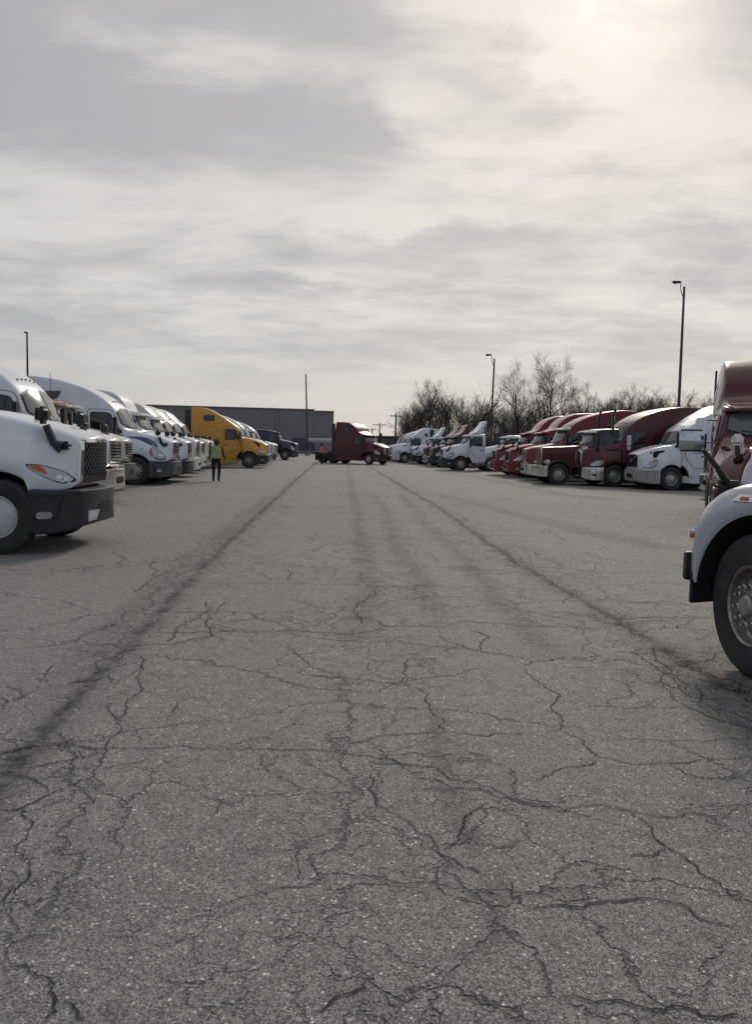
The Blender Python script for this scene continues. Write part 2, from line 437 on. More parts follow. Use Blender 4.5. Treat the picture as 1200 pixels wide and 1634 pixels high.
# ------------------------------------------------------------------ wheels (meshes shared between trucks)
WM = {}
def wheel_meshes(kind):
    if kind in WM: return WM[kind]
    r = .52; w = .15
    bm = bmesh.new()
    prof = [(.285, -.10), (.30, -w*.93), (.36, -w*1.02), (.43, -w*1.06), (.485, -w), (.508, -w*.84)]
    g = [(-.60, .012), (-.30, .012), (0, .012), (.30, .012), (.60, .012)]
    for c, d in g: prof += [(r, w*(c-.07)-.002), (r - .016, w*(c-.05)), (r - .016, w*(c+.05)), (r, w*(c+.07)+.002)]
    prof += [(.508, w*.84), (.485, w), (.43, w*1.06), (.36, w*1.02), (.30, w*.93), (.285, .10)]
    lathe(bm, prof, (0, 0, 0), n=56)
    tyre = tomesh('tyre', bm, 30)
    bm = bmesh.new()           # rim; +Y is outboard
    cover = kind == 'cover'
    if kind == 'drive':
        lathe(bm, [(.30, .13), (.285, .135), (.27, .12), (.262, .02), (.25, -.03), (.20, -.05), (.14, -.05), (.12, -.03), (.115, .08), (.09, .10), (.0001, .10)], (0, 0, 0), n=40)
        zc, rc = -.042, .205
    elif cover:
        lathe(bm, [(.30, .13), (.288, .138), (.275, .125), (.268, .09), (.262, .10), (.20, .125), (.10, .14), (.0001, .145)], (0, 0, 0), n=40); zc = None
    else:
        lathe(bm, [(.30, .13), (.288, .138), (.275, .125), (.266, .06), (.25, .045), (.19, .085), (.170, .10), (.10, .10), (.088, .105), (.082, .155), (.066, .175), (.0001, .178)], (0, 0, 0), n=40)
        zc, rc = .072, .218
    rim = tomesh('rim', bm, 30)
    bm = bmesh.new()
    if zc is not None:
        for k in range(10):
            a = 2 * math.pi * (k + .5) / 10
            m = Matrix.Rotation(-a, 3, 'Y')
            vs = []
            for j in range(12):
                t = 2 * math.pi * j / 12; q = m @ Vector((rc + .022 * math.cos(t), zc + .016 - (.022*math.cos(t)*.66 if kind != 'drive' else -.006), .030 * math.sin(t))); vs.append(bm.verts.new(q))
            bm.faces.new(vs)
    holes = tomesh('hand_holes', bm) if zc is not None else None
    bm = bmesh.new()
    if zc is not None:
        for k in range(10):
            a = 2 * math.pi * k / 10; x, z = .143 * math.cos(a), .143 * math.sin(a)
            y0 = .10 if kind != 'drive' else -.045
            lathe(bm, [(.024, y0), (.023, y0 + .040), (.014, y0 + .045), (.014, y0 + .075), (.0001, y0 + .077)], (x, 0, z), n=8)
    studs = tomesh('lug_nuts', bm) if zc is not None else None
    WM[kind] = (tyre, rim, holes, studs); return WM[kind]
def wheel(root, x, y, kind, mat, steer=0, lod=0, name='wheel'):
    t, rim, holes, studs = wheel_meshes(kind); s = 1 if y > 0 else -1
    o = bpy.data.objects.new(name, t); COL.objects.link(o); o.parent = root; o.location = (x, y, .52)
    o.rotation_euler = (0, random.uniform(0, 6) if s > 0 else 0, (0 if s > 0 else math.pi) + steer)
    if not t.materials: t.materials.append(RUBBER)
    r = link('rim', rim.copy() if rim.materials else rim, o); r.data.materials.clear(); r.data.materials.append(mat)
    if holes and lod < 2:
        if not holes.materials: holes.materials.append(HOLE)
        h = bpy.data.objects.new('hand_holes', holes); COL.objects.link(h); h.parent = o
        if not studs.materials: studs.materials.append(ALU)
        h = bpy.data.objects.new('lug_nuts', studs); COL.objects.link(h); h.parent = o
    return o

# ------------------------------------------------------------------ truck styles (metres; x runs back from the bumper, front = 0)
HOODS = {
 'aero':  dict(st=[(-.05,.90,.78,1.02,.52,1.63),(-.30,.88,1.02,1.12,.54,1.72),(-.75,.86,1.17,1.27,.62,1.83),(-1.3,.84,1.20,1.36,.74,1.95),(-1.78,.80,1.2,1.50,.90,2.03)], bow=(.62,0,-.70), sec=hood_sect),
 'volvo': dict(st=[(-.04,.85,.90,1.05,.56,1.60),(-.25,.85,1.08,1.12,.60,1.70),(-.7,.85,1.18,1.25,.70,1.86),(-1.2,.84,1.20,1.36,.84,1.98),(-1.78,.80,1.2,1.55,.96,2.06)], bow=(.40,0,-.85), sec=hood_sect),
 'kw':    dict(st=[(-.03,.88,.76,1.0,.50,1.70),(-.28,.88,1.0,1.08,.52,1.79),(-.75,.86,1.17,1.24,.56,1.88),(-1.3,.84,1.20,1.34,.70,1.99),(-1.78,.80,1.2,1.48,.90,2.07)], bow=(.50,0,-.85), sec=hood_sect),
 'pete':  dict(st=[(-.12,.80,.50,1.5,.47,1.80),(-.6,.8,.55,1.55,.50,1.83),(-1.4,.8,.66,1.6,.60,1.88),(-2.3,.8,.86,1.6,.80,1.95)], bow=(.04,0,-1), sec=box_sect),
 'near':  dict(st=[(-.03,.60,1.14,.90,.62,1.10),(-.06,.60,1.17,.98,.64,1.32),(-.16,.60,1.20,1.12,.68,1.58),(-.34,.60,1.215,1.22,.70,1.74),(-.6,.62,1.22,1.28,.72,1.84),(-.95,.62,1.22,1.30,.74,1.92),(-1.5,.62,1.21,1.26,.80,2.01),(-1.95,.62,1.2,1.30,.90,2.08)], bow=(.10,0,-1.0), sec=near_sect),
}
# roof lines: (x, top, half width at top)
ROOFS = {
 'high':  [(-1.62,2.04,1.02),(-1.74,2.26,1.00),(-2.02,2.76,.97),(-2.16,2.92,.97),(-2.7,3.28,.98),(-3.5,3.62,1.0),(-4.4,3.84,1.02),(-5.2,3.92,1.03),(-5.9,3.90,1.03)],
 'mid':   [(-1.62,2.04,1.02),(-1.74,2.26,1.00),(-2.02,2.66,.97),(-2.16,2.78,.97),(-2.7,2.90,1.0),(-3.5,2.98,1.02),(-5.2,3.02,1.03)],
 'short': [(-1.62,2.04,1.02),(-1.74,2.26,1.00),(-2.02,2.68,.97),(-2.16,2.78,.97),(-2.5,3.02,.98),(-3.0,3.42,.98),(-3.45,3.62,1.0),(-3.9,3.66,1.0)],
 'day':   [(-1.62,2.04,1.02),(-1.74,2.26,1.00),(-2.02,2.64,.97),(-2.14,2.74,.97),(-2.6,2.82,1.0),(-3.18,2.80,1.0)],
 'volvo': [(-1.60,2.06,1.04),(-1.72,2.28,1.02),(-1.92,2.60,1.0),(-2.02,2.74,1.0),(-2.5,3.06,1.0),(-3.3,3.52,1.0),(-4.0,3.88,1.02),(-4.5,3.98,1.03),(-5.15,3.98,1.03)],
 'step':  [(-1.62,2.04,1.02),(-1.74,2.26,1.00),(-2.02,2.68,.97),(-2.16,2.76,.97),(-2.7,2.84,.99),(-3.0,2.95,1.0),(-3.3,3.5,1.0),(-3.9,3.85,1.0),(-4.9,3.95,1.02),(-5.7,3.92,1.03)],
 'blade': [(-1.62,2.04,1.02),(-1.74,2.26,1.00),(-2.02,2.66,.97),(-2.16,2.78,.97),(-2.7,3.0,.98),(-3.0,3.35,.98),(-3.5,3.72,1.0),(-4.1,3.9,1.02),(-5.3,3.95,1.03)],
 'near':  [(-1.80,2.08,1.02),(-1.92,2.30,1.00),(-2.2,2.7,.97),(-2.34,2.82,.97),(-2.9,2.96,1.0),(-3.5,3.5,1.0),(-4.5,3.9,1.02),(-5.6,3.95,1.03)],
 'pete':  [(-2.22,1.96,.98),(-2.30,2.15,.98),(-2.42,2.62,.96),(-2.50,2.70,.96),(-2.9,2.75,.98),(-3.6,2.78,1.0),(-5.4,2.80,1.0)],
}
SQ = lambda x0, x1, z0, z1: [(x0, z0), (x1, z0), (x1, z1), (x0, z1)]

NEAR = {}
def make_truck(name, label, style='aero', roof='high', mat=WHITE, cabmat=None, grille='bars', bumper=DGREY, axle=1.32, visor=None, group=None,
               rimkind='steer', rimmat=ALU, lod=1, hoodmirror=PLAST, stripe=None, sleeper_window=True, deflector=None, steer=0, stack=None,
               skirt=True, doorsign=False, lit=False, tall=1.0, extender=True, tanks=True, mirrormat=PLAST, trim=CHROME, rearrim=None, headmat=LENS, plate=False, antenna=False, cs=0):
    root = empty(name, label, 'truck', group)
    cabmat = cabmat or mat; H = HOODS[style]; xa = -axle; RA = .66 if style == 'near' else .62
    arch = (xa, .53, RA) if style != 'pete' else None
    both = [('L', 1), ('R', -1)]
    # hood
    hst = [s_ for s_ in H['st']]; hst[-1] = (hst[-1][0] - cs,) + hst[-1][1:]
    hb = bmesh.new(); loft(hb, hst, H['sec'], H['bow'], arch, archmi=1, step=.08)
    hbv = BVHTree.FromBMesh(hb)
    hood = obj('hood', hb, [mat, WELL], root, 50)
    # cab and sleeper in one shell
    rf = [(x_ - cs, z_, w_) for x_, z_, w_ in ROOFS[roof]]; cx = rf[0][0]
    cb = bmesh.new(); st = []
    for x, zt, wt in rf:
        zt2 = zt if zt < 3.05 else 3.05 + (zt - 3.05) * tall
        st.append((x, .62 if style != 'pete' else .85, 1.21 if x < -2 else 1.2, min(zt2 - .22, 1.75 + max(0, (zt2 - 2.0)) * .62), wt, zt2))
    loft(cb, st, box_sect, (.30, cx, -3.0), arch, archmi=1, step=.07, nsec=26)
    cbv = BVHTree.FromBMesh(cb)
    cab = obj('cab', cb, [cabmat, WELL], root, 40)
    xr = rf[-1][0]; day = roof == 'day'; dx = cx + 1.62       # shift of door and glass against the standard cab
    # windshield
    zt_ = rf[3][1] - .10; zb_ = rf[0][1] + .06
    b = bmesh.new(); decal(b, cbv, [(-.98, zb_ - .03), (.98, zb_ - .03), (.90, zt_ + .03), (-.90, zt_ + .03)], 'F', .014, .03, step=.05, rnd=1)
    fr = obj('windshield_frame', b, PLAST, root)
    b = bmesh.new(); decal(b, cbv, [(-.94, zb_), (.94, zb_), (.86, zt_), (-.86, zt_)], 'F', .034, .03, step=.05, rnd=1, smooth=12)
    ws = obj('windshield', b, SCREEN, root)
    b = bmesh.new(); ribbon(b, cbv, [(0, zb_), (0, zt_)], .025, 'F', .042); 
    for s in (-1, 1): ribbon(b, cbv, [(s * .12, zb_ + .02), (s * .66, zb_ + .10)], .02, 'F', .055)
    obj('wiper', b, PLAST, ws)
    # doors, windows
    wz0, wz1 = 1.93, (2.56 if roof != 'high' else 2.62)
    wpoly = [(dx-1.98, wz0 + .03), (dx-2.24, wz1 - .02), (dx-2.42, wz1 + .02), (dx-2.93, wz1 + .02), (dx-2.93, wz0 - .05), (dx-2.3, wz0 - .02)]
    for v, s in both:
        d = bmesh.new(); dp = [(dx-1.90, 1.95), (dx-2.16, 2.72), (dx-2.40, 2.76), (dx-3.04, 2.76), (dx-3.04, 1.02), (dx-2.42 if axle < 1.5 else dx-2.5, 1.02), (dx-2.02, 1.45)]
        if style == 'pete' or roof in ('day',): dp = [(p[0], min(p[1], 2.60)) for p in dp]
        dp = roundp(dp, .12); decal(d, cbv, dp, v, .010, .012, step=.12, rnd=0); dr = obj('door', d, cabmat, root)
        b = bmesh.new(); ribbon(b, cbv, dp, .016, v, .012, closed=True, drop=.004); obj('door_seal', b, PLAST, dr)
        b = bmesh.new(); wp = roundp(wpoly, .07); decal(b, cbv, wp, v, .020, .015, step=.12, rnd=0); wn = obj('side_window', b, GLASS, dr)
        b = bmesh.new(); ribbon(b, cbv, wp, .035, v, .024, closed=True); ribbon(b, cbv, [(dx-2.33, wz0), (dx-2.33, wz1)], .03, v, .026); obj('window_frame', b, PLAST, wn)
        b = bmesh.new(); decal(b, cbv, SQ(dx-2.95, dx-2.74, 1.52, 1.58), v, .03, .02, rnd=0); obj('door_handle', b, PLAST, dr)
        if not day and sleeper_window:
            z = rf[-3][1] - .75 if roof not in ('mid', 'pete') else 2.15
            if roof == 'volvo': sp = SQ(-4.35, -3.62, 3.10, 3.50)
            elif roof in ('short',): sp = SQ(-3.7, -3.35, 2.75, 3.1)
            elif roof == 'high': sp = [(-4.9, z + .28), (-4.0, z + .30), (-4.15, z), (-4.7, z - .05)]
            else: sp = SQ(-4.4, -3.75, z, z + .42)
            b = bmesh.new(); decal(b, cbv, roundp(sp, .09), v, .012, .015, step=.12, rnd=0); obj('sleeper_window', b, GLASS, root)
        if not day:
            b = bmesh.new()
            ribbon(b, cbv, [(-3.25, 2.62 if roof != 'volvo' else 2.75), (xr + .06, 2.62 if roof != 'volvo' else 2.75)], .012, v, .004, drop=.003)
            ribbon(b, cbv, [(-4.62, .75), (-4.62, 3.3 if roof not in ('mid', 'pete') else 2.8)], .012, v, .004, drop=.003)
            if roof not in ('mid', 'pete'): ribbon(b, cbv, [(-3.22, 1.0), (-3.22, 2.62)], .012, v, .004, drop=.003)
            obj('panel_seam', b, PLAST, cab)
            b = bmesh.new(); decal(b, cbv, SQ(-4.35, -3.55, .95, 1.35), v, .008, .01, rnd=1); obj('baggage_door', b, cabmat, root)
            b = bmesh.new(); ribbon(b, cbv, [(-3.3, 1.42), (xr + .1, 1.42)], .05, v, .012); obj('side_moulding', b, PLAST if grille != 'volvo' else DGREY, cab)
        if doorsign:
            b = bmesh.new(); decal(b, cbv, SQ(-2.85, -2.30, 1.66, 1.86), v, .016, .004, rnd=0); sg = obj('door_placard', b, WSIGN, dr)
            b = bmesh.new()
            for k, (a0, a1) in enumerate(((-2.78, -2.42), (-2.72, -2.50), (-2.82, -2.34))): ribbon(b, cbv, [(a0, 1.81 - k * .055), (a1, 1.81 - k * .055)], .022, v, .020, drop=.001)
            obj('placard_lettering', b, INK, sg)
        # door mirrors
        mx, mz = dx-1.95, 2.22; my = s * 1.50
        b = bmesh.new(); box(b, (mx, my, mz), (.13, .24, .52), .035); box(b, (mx, my, mz - .36), (.12, .22, .16), .03)
        mo = obj('door_mirror', b, mirrormat, root)
        b = bmesh.new(); box(b, (mx - .067, my, mz), (.004, .19, .45)); box(b, (mx - .062, my, mz - .36), (.004, .17, .11)); obj('mirror_glass', b, MIRR, mo)
        b = bmesh.new()
        for zz in (mz + .22, mz - .30): tube(b, [(mx, my, zz), (mx - .05, s * 1.12, zz - .02)], .016, 6)
        obj('mirror_bracket', b, PLAST, mo)
        if hoodmirror and style != 'pete' and style != 'near':
            hx, hy = -.44, s * .74; h = cast(hbv, hx, hy, 'T', 0) or Vector((hx, hy, 1.5))
            b = bmesh.new(); tube(b, [h + Vector((.12, 0, -.03)), h + Vector((.0, 0, .03)), h + Vector((-.10, s*.02, .28))], [.10, .060, .055], 8); box(b, h + Vector((.10, 0, .0)), (.30, .10, .12), .045)
            obj_b = obj('hood_mirror', b, PLAST, root)
            b = bmesh.new(); box(b, h + Vector((-.14, s*.02, .42)), (.17, .24, .25), .06, seg=3); obj('mirror_head', b, hoodmirror, obj_b)
            b = bmesh.new(); box(b, h + Vector((-.227, s*.02, .42)), (.004, .17, .21)); obj('mirror_glass', b, MIRR, obj_b)
    # visor
    if visor is not None:
        b = bmesh.new(); z = rf[3][1] - .05; x = rf[3][0]
        loft(b, [(x + .40, z - .10, .80, z - .06, .78, z - .03), (x + .2, z - .10, .98, z, .92, z + .04), (x - .1, z - .1, 1.06, z + .02, .96, z + .09)], hard_sect, (.12, x + .4, x - .1), step=.1)
        vo = obj('sun_visor', b, visor, root)
        for k in range(5): b = bmesh.new(); box(b, (x + .18 - .03 * abs(k - 2), -.64 + .32 * k, z + .055), (.07, .10, .035), .012); obj('marker_light', b, AMBER, vo)
    else:
        z = rf[4][1]
        for k in range(5):
            y = -.48 + .24 * k; h = cast(cbv, rf[3][0] - .18, y, 'T', .006)
            if h: b = bmesh.new(); box(b, h, (.09, .05, .03), .01); obj('marker_light', b, AMBER, root)
    # roof deflector (day cabs)
    if deflector is not None:
        b = bmesh.new()
        pr = [(-2.30, 2.84), (-2.62, 3.02), (-3.02, 3.48), (-3.16, 3.74), (-3.30, 3.80), (-3.36, 3.72), (-3.14, 3.30), (-2.95, 3.05), (-2.88, 2.84)]
        for hw in (-.92, .92): pass
        Lr = [b.verts.new((x, -.92 + (.10 if z > 3.4 else 0), z)) for x, z in pr]; Rr = [b.verts.new((x, .92 - (.10 if z > 3.4 else 0), z)) for x, z in pr]
        b.faces.new(Lr); b.faces.new(Rr)
        for k in range(len(pr)): b.faces.new((Lr[k], Lr[(k+1) % len(pr)], Rr[(k+1) % len(pr)], Rr[k]))
        bmesh.ops.bevel(b, geom=b.edges[:], offset=.02, segments=2, affect='EDGES')
        obj('roof_deflector', b, deflector, root)
    if extender and not day:
        for s in (-1, 1):
            b = bmesh.new(); zt2 = 3.05 + (rf[-1][1] - 3.05) * tall if rf[-1][1] > 3.05 else rf[-1][1]
            box(b, (xr - .22, s * 1.17, (zt2 + .75) / 2 - .06), (.40, .05, zt2 - .95), .02); obj('cab_extender', b, PLAST, root)
    # bumper, grille, headlights
    xb = xa + RA - .01
    if style == 'near':
        b = bmesh.new(); loft(b, [(.05, .60, 1.14, .76, 1.14, .82), (.02, .60, 1.17, .77, 1.17, .83), (-.02, .60, 1.18, .77, 1.18, .83)], hard_sect, (.10, 0, -1.0), step=.05); bp = obj('bumper', b, PLAST, root)
        for s in (-1, 1):
            b = bmesh.new(); box(b, (xa + RA - .03, s * 1.02, .56), (.04, .32, .26), .01); obj('mud_flap', b, PLAST, root)
    elif style == 'pete':
        b = bmesh.new(); loft(b, [(.04, .38, 1.05, .86, 1.05, .90), (-.0, .38, 1.20, .86, 1.20, .90), (-.10, .38, 1.24, .86, 1.24, .90), (-.2, .38, 1.24, .86, 1.24, .90)], hard_sect, (.06, 0, -.3), step=.05); bp = obj('bumper', b, CHROME, root)
    else:
        zt_b = .89 if style != 'kw' else .90; zl = .28
        b = bmesh.new(); loft(b, [(.04, zl + .08, .80, zt_b - .05, .80, zt_b), (-.05, zl + .03, 1.0, zt_b - .04, .99, zt_b), (-.30, zl, 1.19, zt_b - .02, 1.17, zt_b + .005), (xb, zl, 1.215, zt_b - .02, 1.20, zt_b + .02)], hard_sect, (.30, 0, -1.0), step=.05); 
        bbv = BVHTree.FromBMesh(b); bp = obj('bumper', b, bumper, root)
        b = bmesh.new(); decal(b, bbv, SQ(-.30, .30, .52, .70), 'F', .008, .01, step=.1, rnd=1); obj('bumper_vent', b, HOLE, bp)
        for v, s in both:
            b = bmesh.new(); decal(b, bbv, SQ(-.52, -.34, .50, .60), v, .010, .01, step=.05, rnd=2); obj('fog_lamp', b, LENS if bumper is not CHROME else HOLE, bp)
            b = bmesh.new(); ribbon(b, bbv, [(-.66, .82), (-.22, .82), (-.30, .52), (-.58, .50)], .012, v, .006, closed=True, drop=.002); obj('bumper_recess', b, HOLE, bp)
        if plate:
            b = bmesh.new(); decal(b, bbv, SQ(-.62, -.32, .43, .58), 'F', .02, .01, step=.08, rnd=0); obj('licence_plate', b, PLATE, bp)
    b = bmesh.new(); g2 = bmesh.new(); g3 = bmesh.new()
    if grille in ('mesh', 'bars', 'intl', 'kw', 'volvo', 'pete'):
        hw0, hw1, z0, z1 = {'mesh': (.58, .54, .95, 1.60), 'bars': (.42, .46, .93, 1.58), 'intl': (.50, .54, .98, 1.50), 'kw': (.46, .48, .93, 1.66), 'volvo': (.54, .56, 1.0, 1.56), 'pete': (.44, .44, .90, 1.74)}[grille]
        gp = [(-hw0, z0), (hw0, z0), (hw1, z1), (-hw1, z1)]
        ring = [(p[0] * 1.0, p[1]) for p in gp]
        decal(b, hbv, gp, 'F', .008, .02, step=.09, rnd=0); go = obj('grille', b, HOLE if grille != 'pete' else STEEL, root)
        ribbon(g2, hbv, ring, .055 if grille != 'volvo' else .03, 'F', .03, closed=True, drop=.04)
        obj('grille_frame', g2, trim, go)
        if grille == 'mesh':
            k = -1.6
            sp = .085
            while k < 1.8:
                for sl in (1, -1):
                    c = clip(k, 1.25, .62, .78 * sl, gp)
                    if c: ribbon(g3, hbv, c, .017, 'F', .020, drop=.010)
                k += sp
        elif grille in ('bars', 'intl'):
            nb = 8 if grille == 'bars' else 5
            for k in range(nb):
                z = z0 + (z1 - z0) * (k + .7) / (nb + .4); ribbon(g3, hbv, [(-hw0, z), (hw0, z)], .042, 'F', .028, drop=.03)
        elif grille in ('kw', 'pete'):
            nb = 12
            for k in range(nb):
                y = -hw0 + 2 * hw0 * (k + .5) / nb; ribbon(g3, hbv, [(y, z0), (y, z1)], .026, 'F', .020, drop=.02)
            ribbon(g3, hbv, [(0, z0), (0, z1 + .02)], .05, 'F', .035, drop=.03)
        elif grille == 'volvo':
            for k in range(7): ribbon(g3, hbv, [(-hw0, z0 + .04 + k * .075), (hw0, z0 + .04 + k * .075)], .010, 'F', .012, mi=0, drop=.01)
        obj('grille_bars', g3, PLAST if grille == 'volvo' else (pbr('grille_wire', (.10, .10, .105), .4, .7) if grille == 'mesh' else CHROME), go)
        if grille == 'volvo':
            b = bmesh.new(); ribbon(b, hbv, [(-.50, z0 + .03), (.50, z1 - .03)], .045, 'F', .035, drop=.03); decal(b, hbv, SQ(-.10, .10, 1.20, 1.38), 'F', .045, .03, rnd=2); obj('grille_badge', b, CHROME, go)
    for v, s in both:
        if style == 'pete':
            b = bmesh.new(); box(b, (-.28, s * .86, 1.10), (.22, .36, .24), .05, seg=3); hl = obj('headlight', b, CHROME, root)
            b = bmesh.new()
            for yy in (-.085, .085): lathe(b, [(.075, .0), (.07, .02), (.0001, .03)], (-.17, s * .86 + yy, 1.10), 'X', 16)
            obj('headlight_lens', b, LENS, hl)
        elif style == 'near':
            b = bmesh.new(); decal(b, hbv, [(s*.72, .96), (s*1.08, .96), (s*1.04, 1.14), (s*.74, 1.12)], 'F', .012, .02, step=.06); obj('headlight', b, LENS, root)
        else:
            hp = {'volvo': [(-.16, .98), (-.62, 1.0), (-.74, 1.38), (-.52, 1.30), (-.30, 1.10)], 'kw': [(-.30, .96), (-.78, .98), (-.90, 1.22), (-.66, 1.26), (-.42, 1.14)]}.get(style, [(-.16, 1.02), (-.34, .99), (-.62, 1.17), (-.68, 1.25), (-.50, 1.23), (-.26, 1.14)])
            if grille == 'bars': hp = [(-.26, .97), (-.62, .98), (-.80, 1.32), (-.70, 1.40), (-.44, 1.28)]
            hcx = sum(p[0] for p in hp) / len(hp); hcz = sum(p[1] for p in hp) / len(hp)
            b = bmesh.new(); decal(b, hbv, [(hcx + (p[0] - hcx) * 1.10, hcz + (p[1] - hcz) * 1.14) for p in hp], v, .006, .02, step=.05); hl = obj('headlight', b, PLAST if grille != 'volvo' else DGREY, root)
            b = bmesh.new(); decal(b, hbv, hp, v, .014, .01, step=.05); obj('headlight_lens', b, headmat, hl)
            b = bmesh.new(); am = [(p[0] + .0, p[1]) for p in hp if p[0] < hcx - .02]; am += [(hcx - .10, min(p[1] for p in am) - .0), (hcx - .03, max(p[1] for p in am) - .04)]
            xm = min(p[0] for p in hp); zc_ = hp[[p[0] for p in hp].index(xm)][1]
            decal(b, hbv, [(xm + .01, zc_ - .005), (xm + .13, zc_ - .10), (xm + .24, zc_ - .15), (xm + .16, zc_ - .02)] if grille != 'bars' else [(xm + .0, zc_ + .02), (xm + .03, zc_ - .2), (xm + .12, zc_ - .26), (xm + .10, zc_ + .0)], v, .020, .008, step=.04, rnd=1)
            obj('turn_signal', b, AMBER, hl)
            b = bmesh.new()
            for q in (.30, .55): lathe(b, [(.045, 0), (.042, .012), (.0001, .014)], (0, 0, 0), n=14) if False else decal(b, hbv, [(hcx + .13 + q*.3 - .12 + .035 * math.cos(a), hcz - .03 + .035 * math.sin(a) - q*.1) for a in [k * .9 for k in range(7)]], v, .024, .006, step=.05, rnd=0)
            obj('lamp_bulb', b, CHROME if not lit else LIT, hl)
        if style == 'aero':
            b = bmesh.new(); decal(b, hbv, SQ(-1.12, -1.02, 1.345, 1.37), v, .008, .008, step=.03, rnd=1); obj('hood_badge', b, PLAST, hood)
            b = bmesh.new(); ribbon(b, hbv, [(-1.70, 1.86), (-.9, 1.70), (-.4, 1.58)], .010, v, .002, drop=.001); obj('hood_crease', b, mat, hood)
        if style == 'volvo':
            b = bmesh.new(); decal(b, hbv, [(-.62, 1.78 - .06), (-1.12, 1.80), (-1.06, 1.70), (-.86, 1.66), (-.70, 1.44), (-.58, 1.42)], v, .012, .01, step=.05, rnd=1); obj('hood_vent', b, HOLE, hood)
            b = bmesh.new(); decal(b, hbv, [(-.46, 1.62), (-.62, 1.74), (-.56, 1.62)], v, .012, .01, step=.05, rnd=1); obj('hood_vent', b, HOLE, hood)
        elif style == 'kw':
            b = bmesh.new(); decal(b, hbv, [(-1.15, 1.76), (-1.65, 1.84), (-1.62, 1.76), (-1.2, 1.70)], v, .012, .01, step=.05, rnd=1); obj('hood_vent', b, HOLE, hood)
        if stripe is not None:
            b = bmesh.new(); decal(b, hbv, [(-1.75, 1.78), (-1.1, 1.80), (-.70, 1.64), (-.52, 1.40), (-.62, 1.40), (-.95, 1.55), (-1.30, 1.70)], v, .004, .003, step=.05, rnd=2); obj('paint_stripe', b, stripe, hood)
    if style == 'pete':
        for s in (-1, 1):
            b = bmesh.new(); prev = None
            for k in range(15):
                a = R(-5 + 190 * k / 14); c, sn = math.cos(a), math.sin(a); ring = []
                for r_, y in ((.60, 1.22), (.66, 1.22), (.69, 1.12), (.70, .8), (.70, .5), (.60, .5)): ring.append(b.verts.new((xa + r_ * c, s * y, .53 + r_ * sn)))
                if prev:
                    for j in range(6): b.faces.new((prev[j], prev[(j+1) % 6], ring[(j+1) % 6], ring[j]))
                else: b.faces.new(ring)
                prev = ring
            b.faces.new(prev); obj('fender', b, BLACKP, root)
            b = bmesh.new(); lathe(b, [(.0001, -.45), (.18, -.44), (.20, -.42), (.20, .30), (.0001, .31)], (-2.05, s * 1.12, 1.6), 'Z', 20); obj('air_cleaner', b, CHROME, root)
    if style == 'near':
        for v, s in both:
            b = bmesh.new(); decal(b, hbv, [(xa + .24, 1.275), (xa + .02, 1.275), (xa + .045, 1.325), (xa + .20, 1.325)], v, .02, .05, step=.04, rnd=0); ml = obj('fender_marker_light', b, CHROME, root)
            b = bmesh.new(); decal(b, hbv, [(xa + .17, 1.287), (xa + .09, 1.287), (xa + .10, 1.308), (xa + .16, 1.308)], v, .028, .03, step=.03, rnd=0); obj('marker_lens', b, AMBER, ml)
            q = cast(hbv, -.115, .99, v, 0)
            b = bmesh.new(); box(b, q + Vector((.01, s * .01, 0)), (.13, .05, .03), .01); box(b, q + Vector((0, s * .005, .03)), (.08, .04, .04), .015); sm = obj('side_marker_light', b, WHITE, root)
            b = bmesh.new(); box(b, q + Vector((.0, s * .02, -.032)), (.10, .035, .035), .004); obj('marker_lens', b, AMBER, sm)
        root['_'] = 1; del root['_']; NEAR['bvh'] = hbv; NEAR['root'] = root
    # running gear
    rear = day and -5.6 or -7.6
    steerw = wheel(root, xa, 1.08, rimkind, rimmat, steer, lod); wheel(root, xa, -1.08, rimkind, rimmat, steer, lod)
    for x in (rear + .65, rear + 1.95):
        for s in (-1, 1):
            wheel(root, x, s * 1.08, 'drive', rearrim or rimmat, 0, 2); wheel(root, x, s * .76, 'drive', rearrim or rimmat, 0, 2, 'inner_wheel')
    b = bmesh.new()
    for s in (-1, 1): box(b, ((rear - .5 - .6) / 2, s * .43, .82), (-(rear - .5 + .6), .09, .28), .01)
    for x in (xa, rear + .65, rear + 1.95): tube(b, [(x, -1.0, .52), (x, 1.0, .52)], .07 if x == xa else .10, 8)
    for x in (-2.8, -4.2, rear + 1.3, rear - .45): box(b, (x, 0, .80), (.12, .84, .2), .01)
    box(b, (-1.6, 0, .85), (1.8, .6, .6), .05)
    obj('chassis', b, STEEL, root)
    b = bmesh.new(); box(b, (rear + 1.3, 0, 1.08), (.95, .9, .10), .04); box(b, (rear + .95, 0, 1.0), (.5, .5, .12), .02); obj('fifth_wheel', b, STEEL, root)
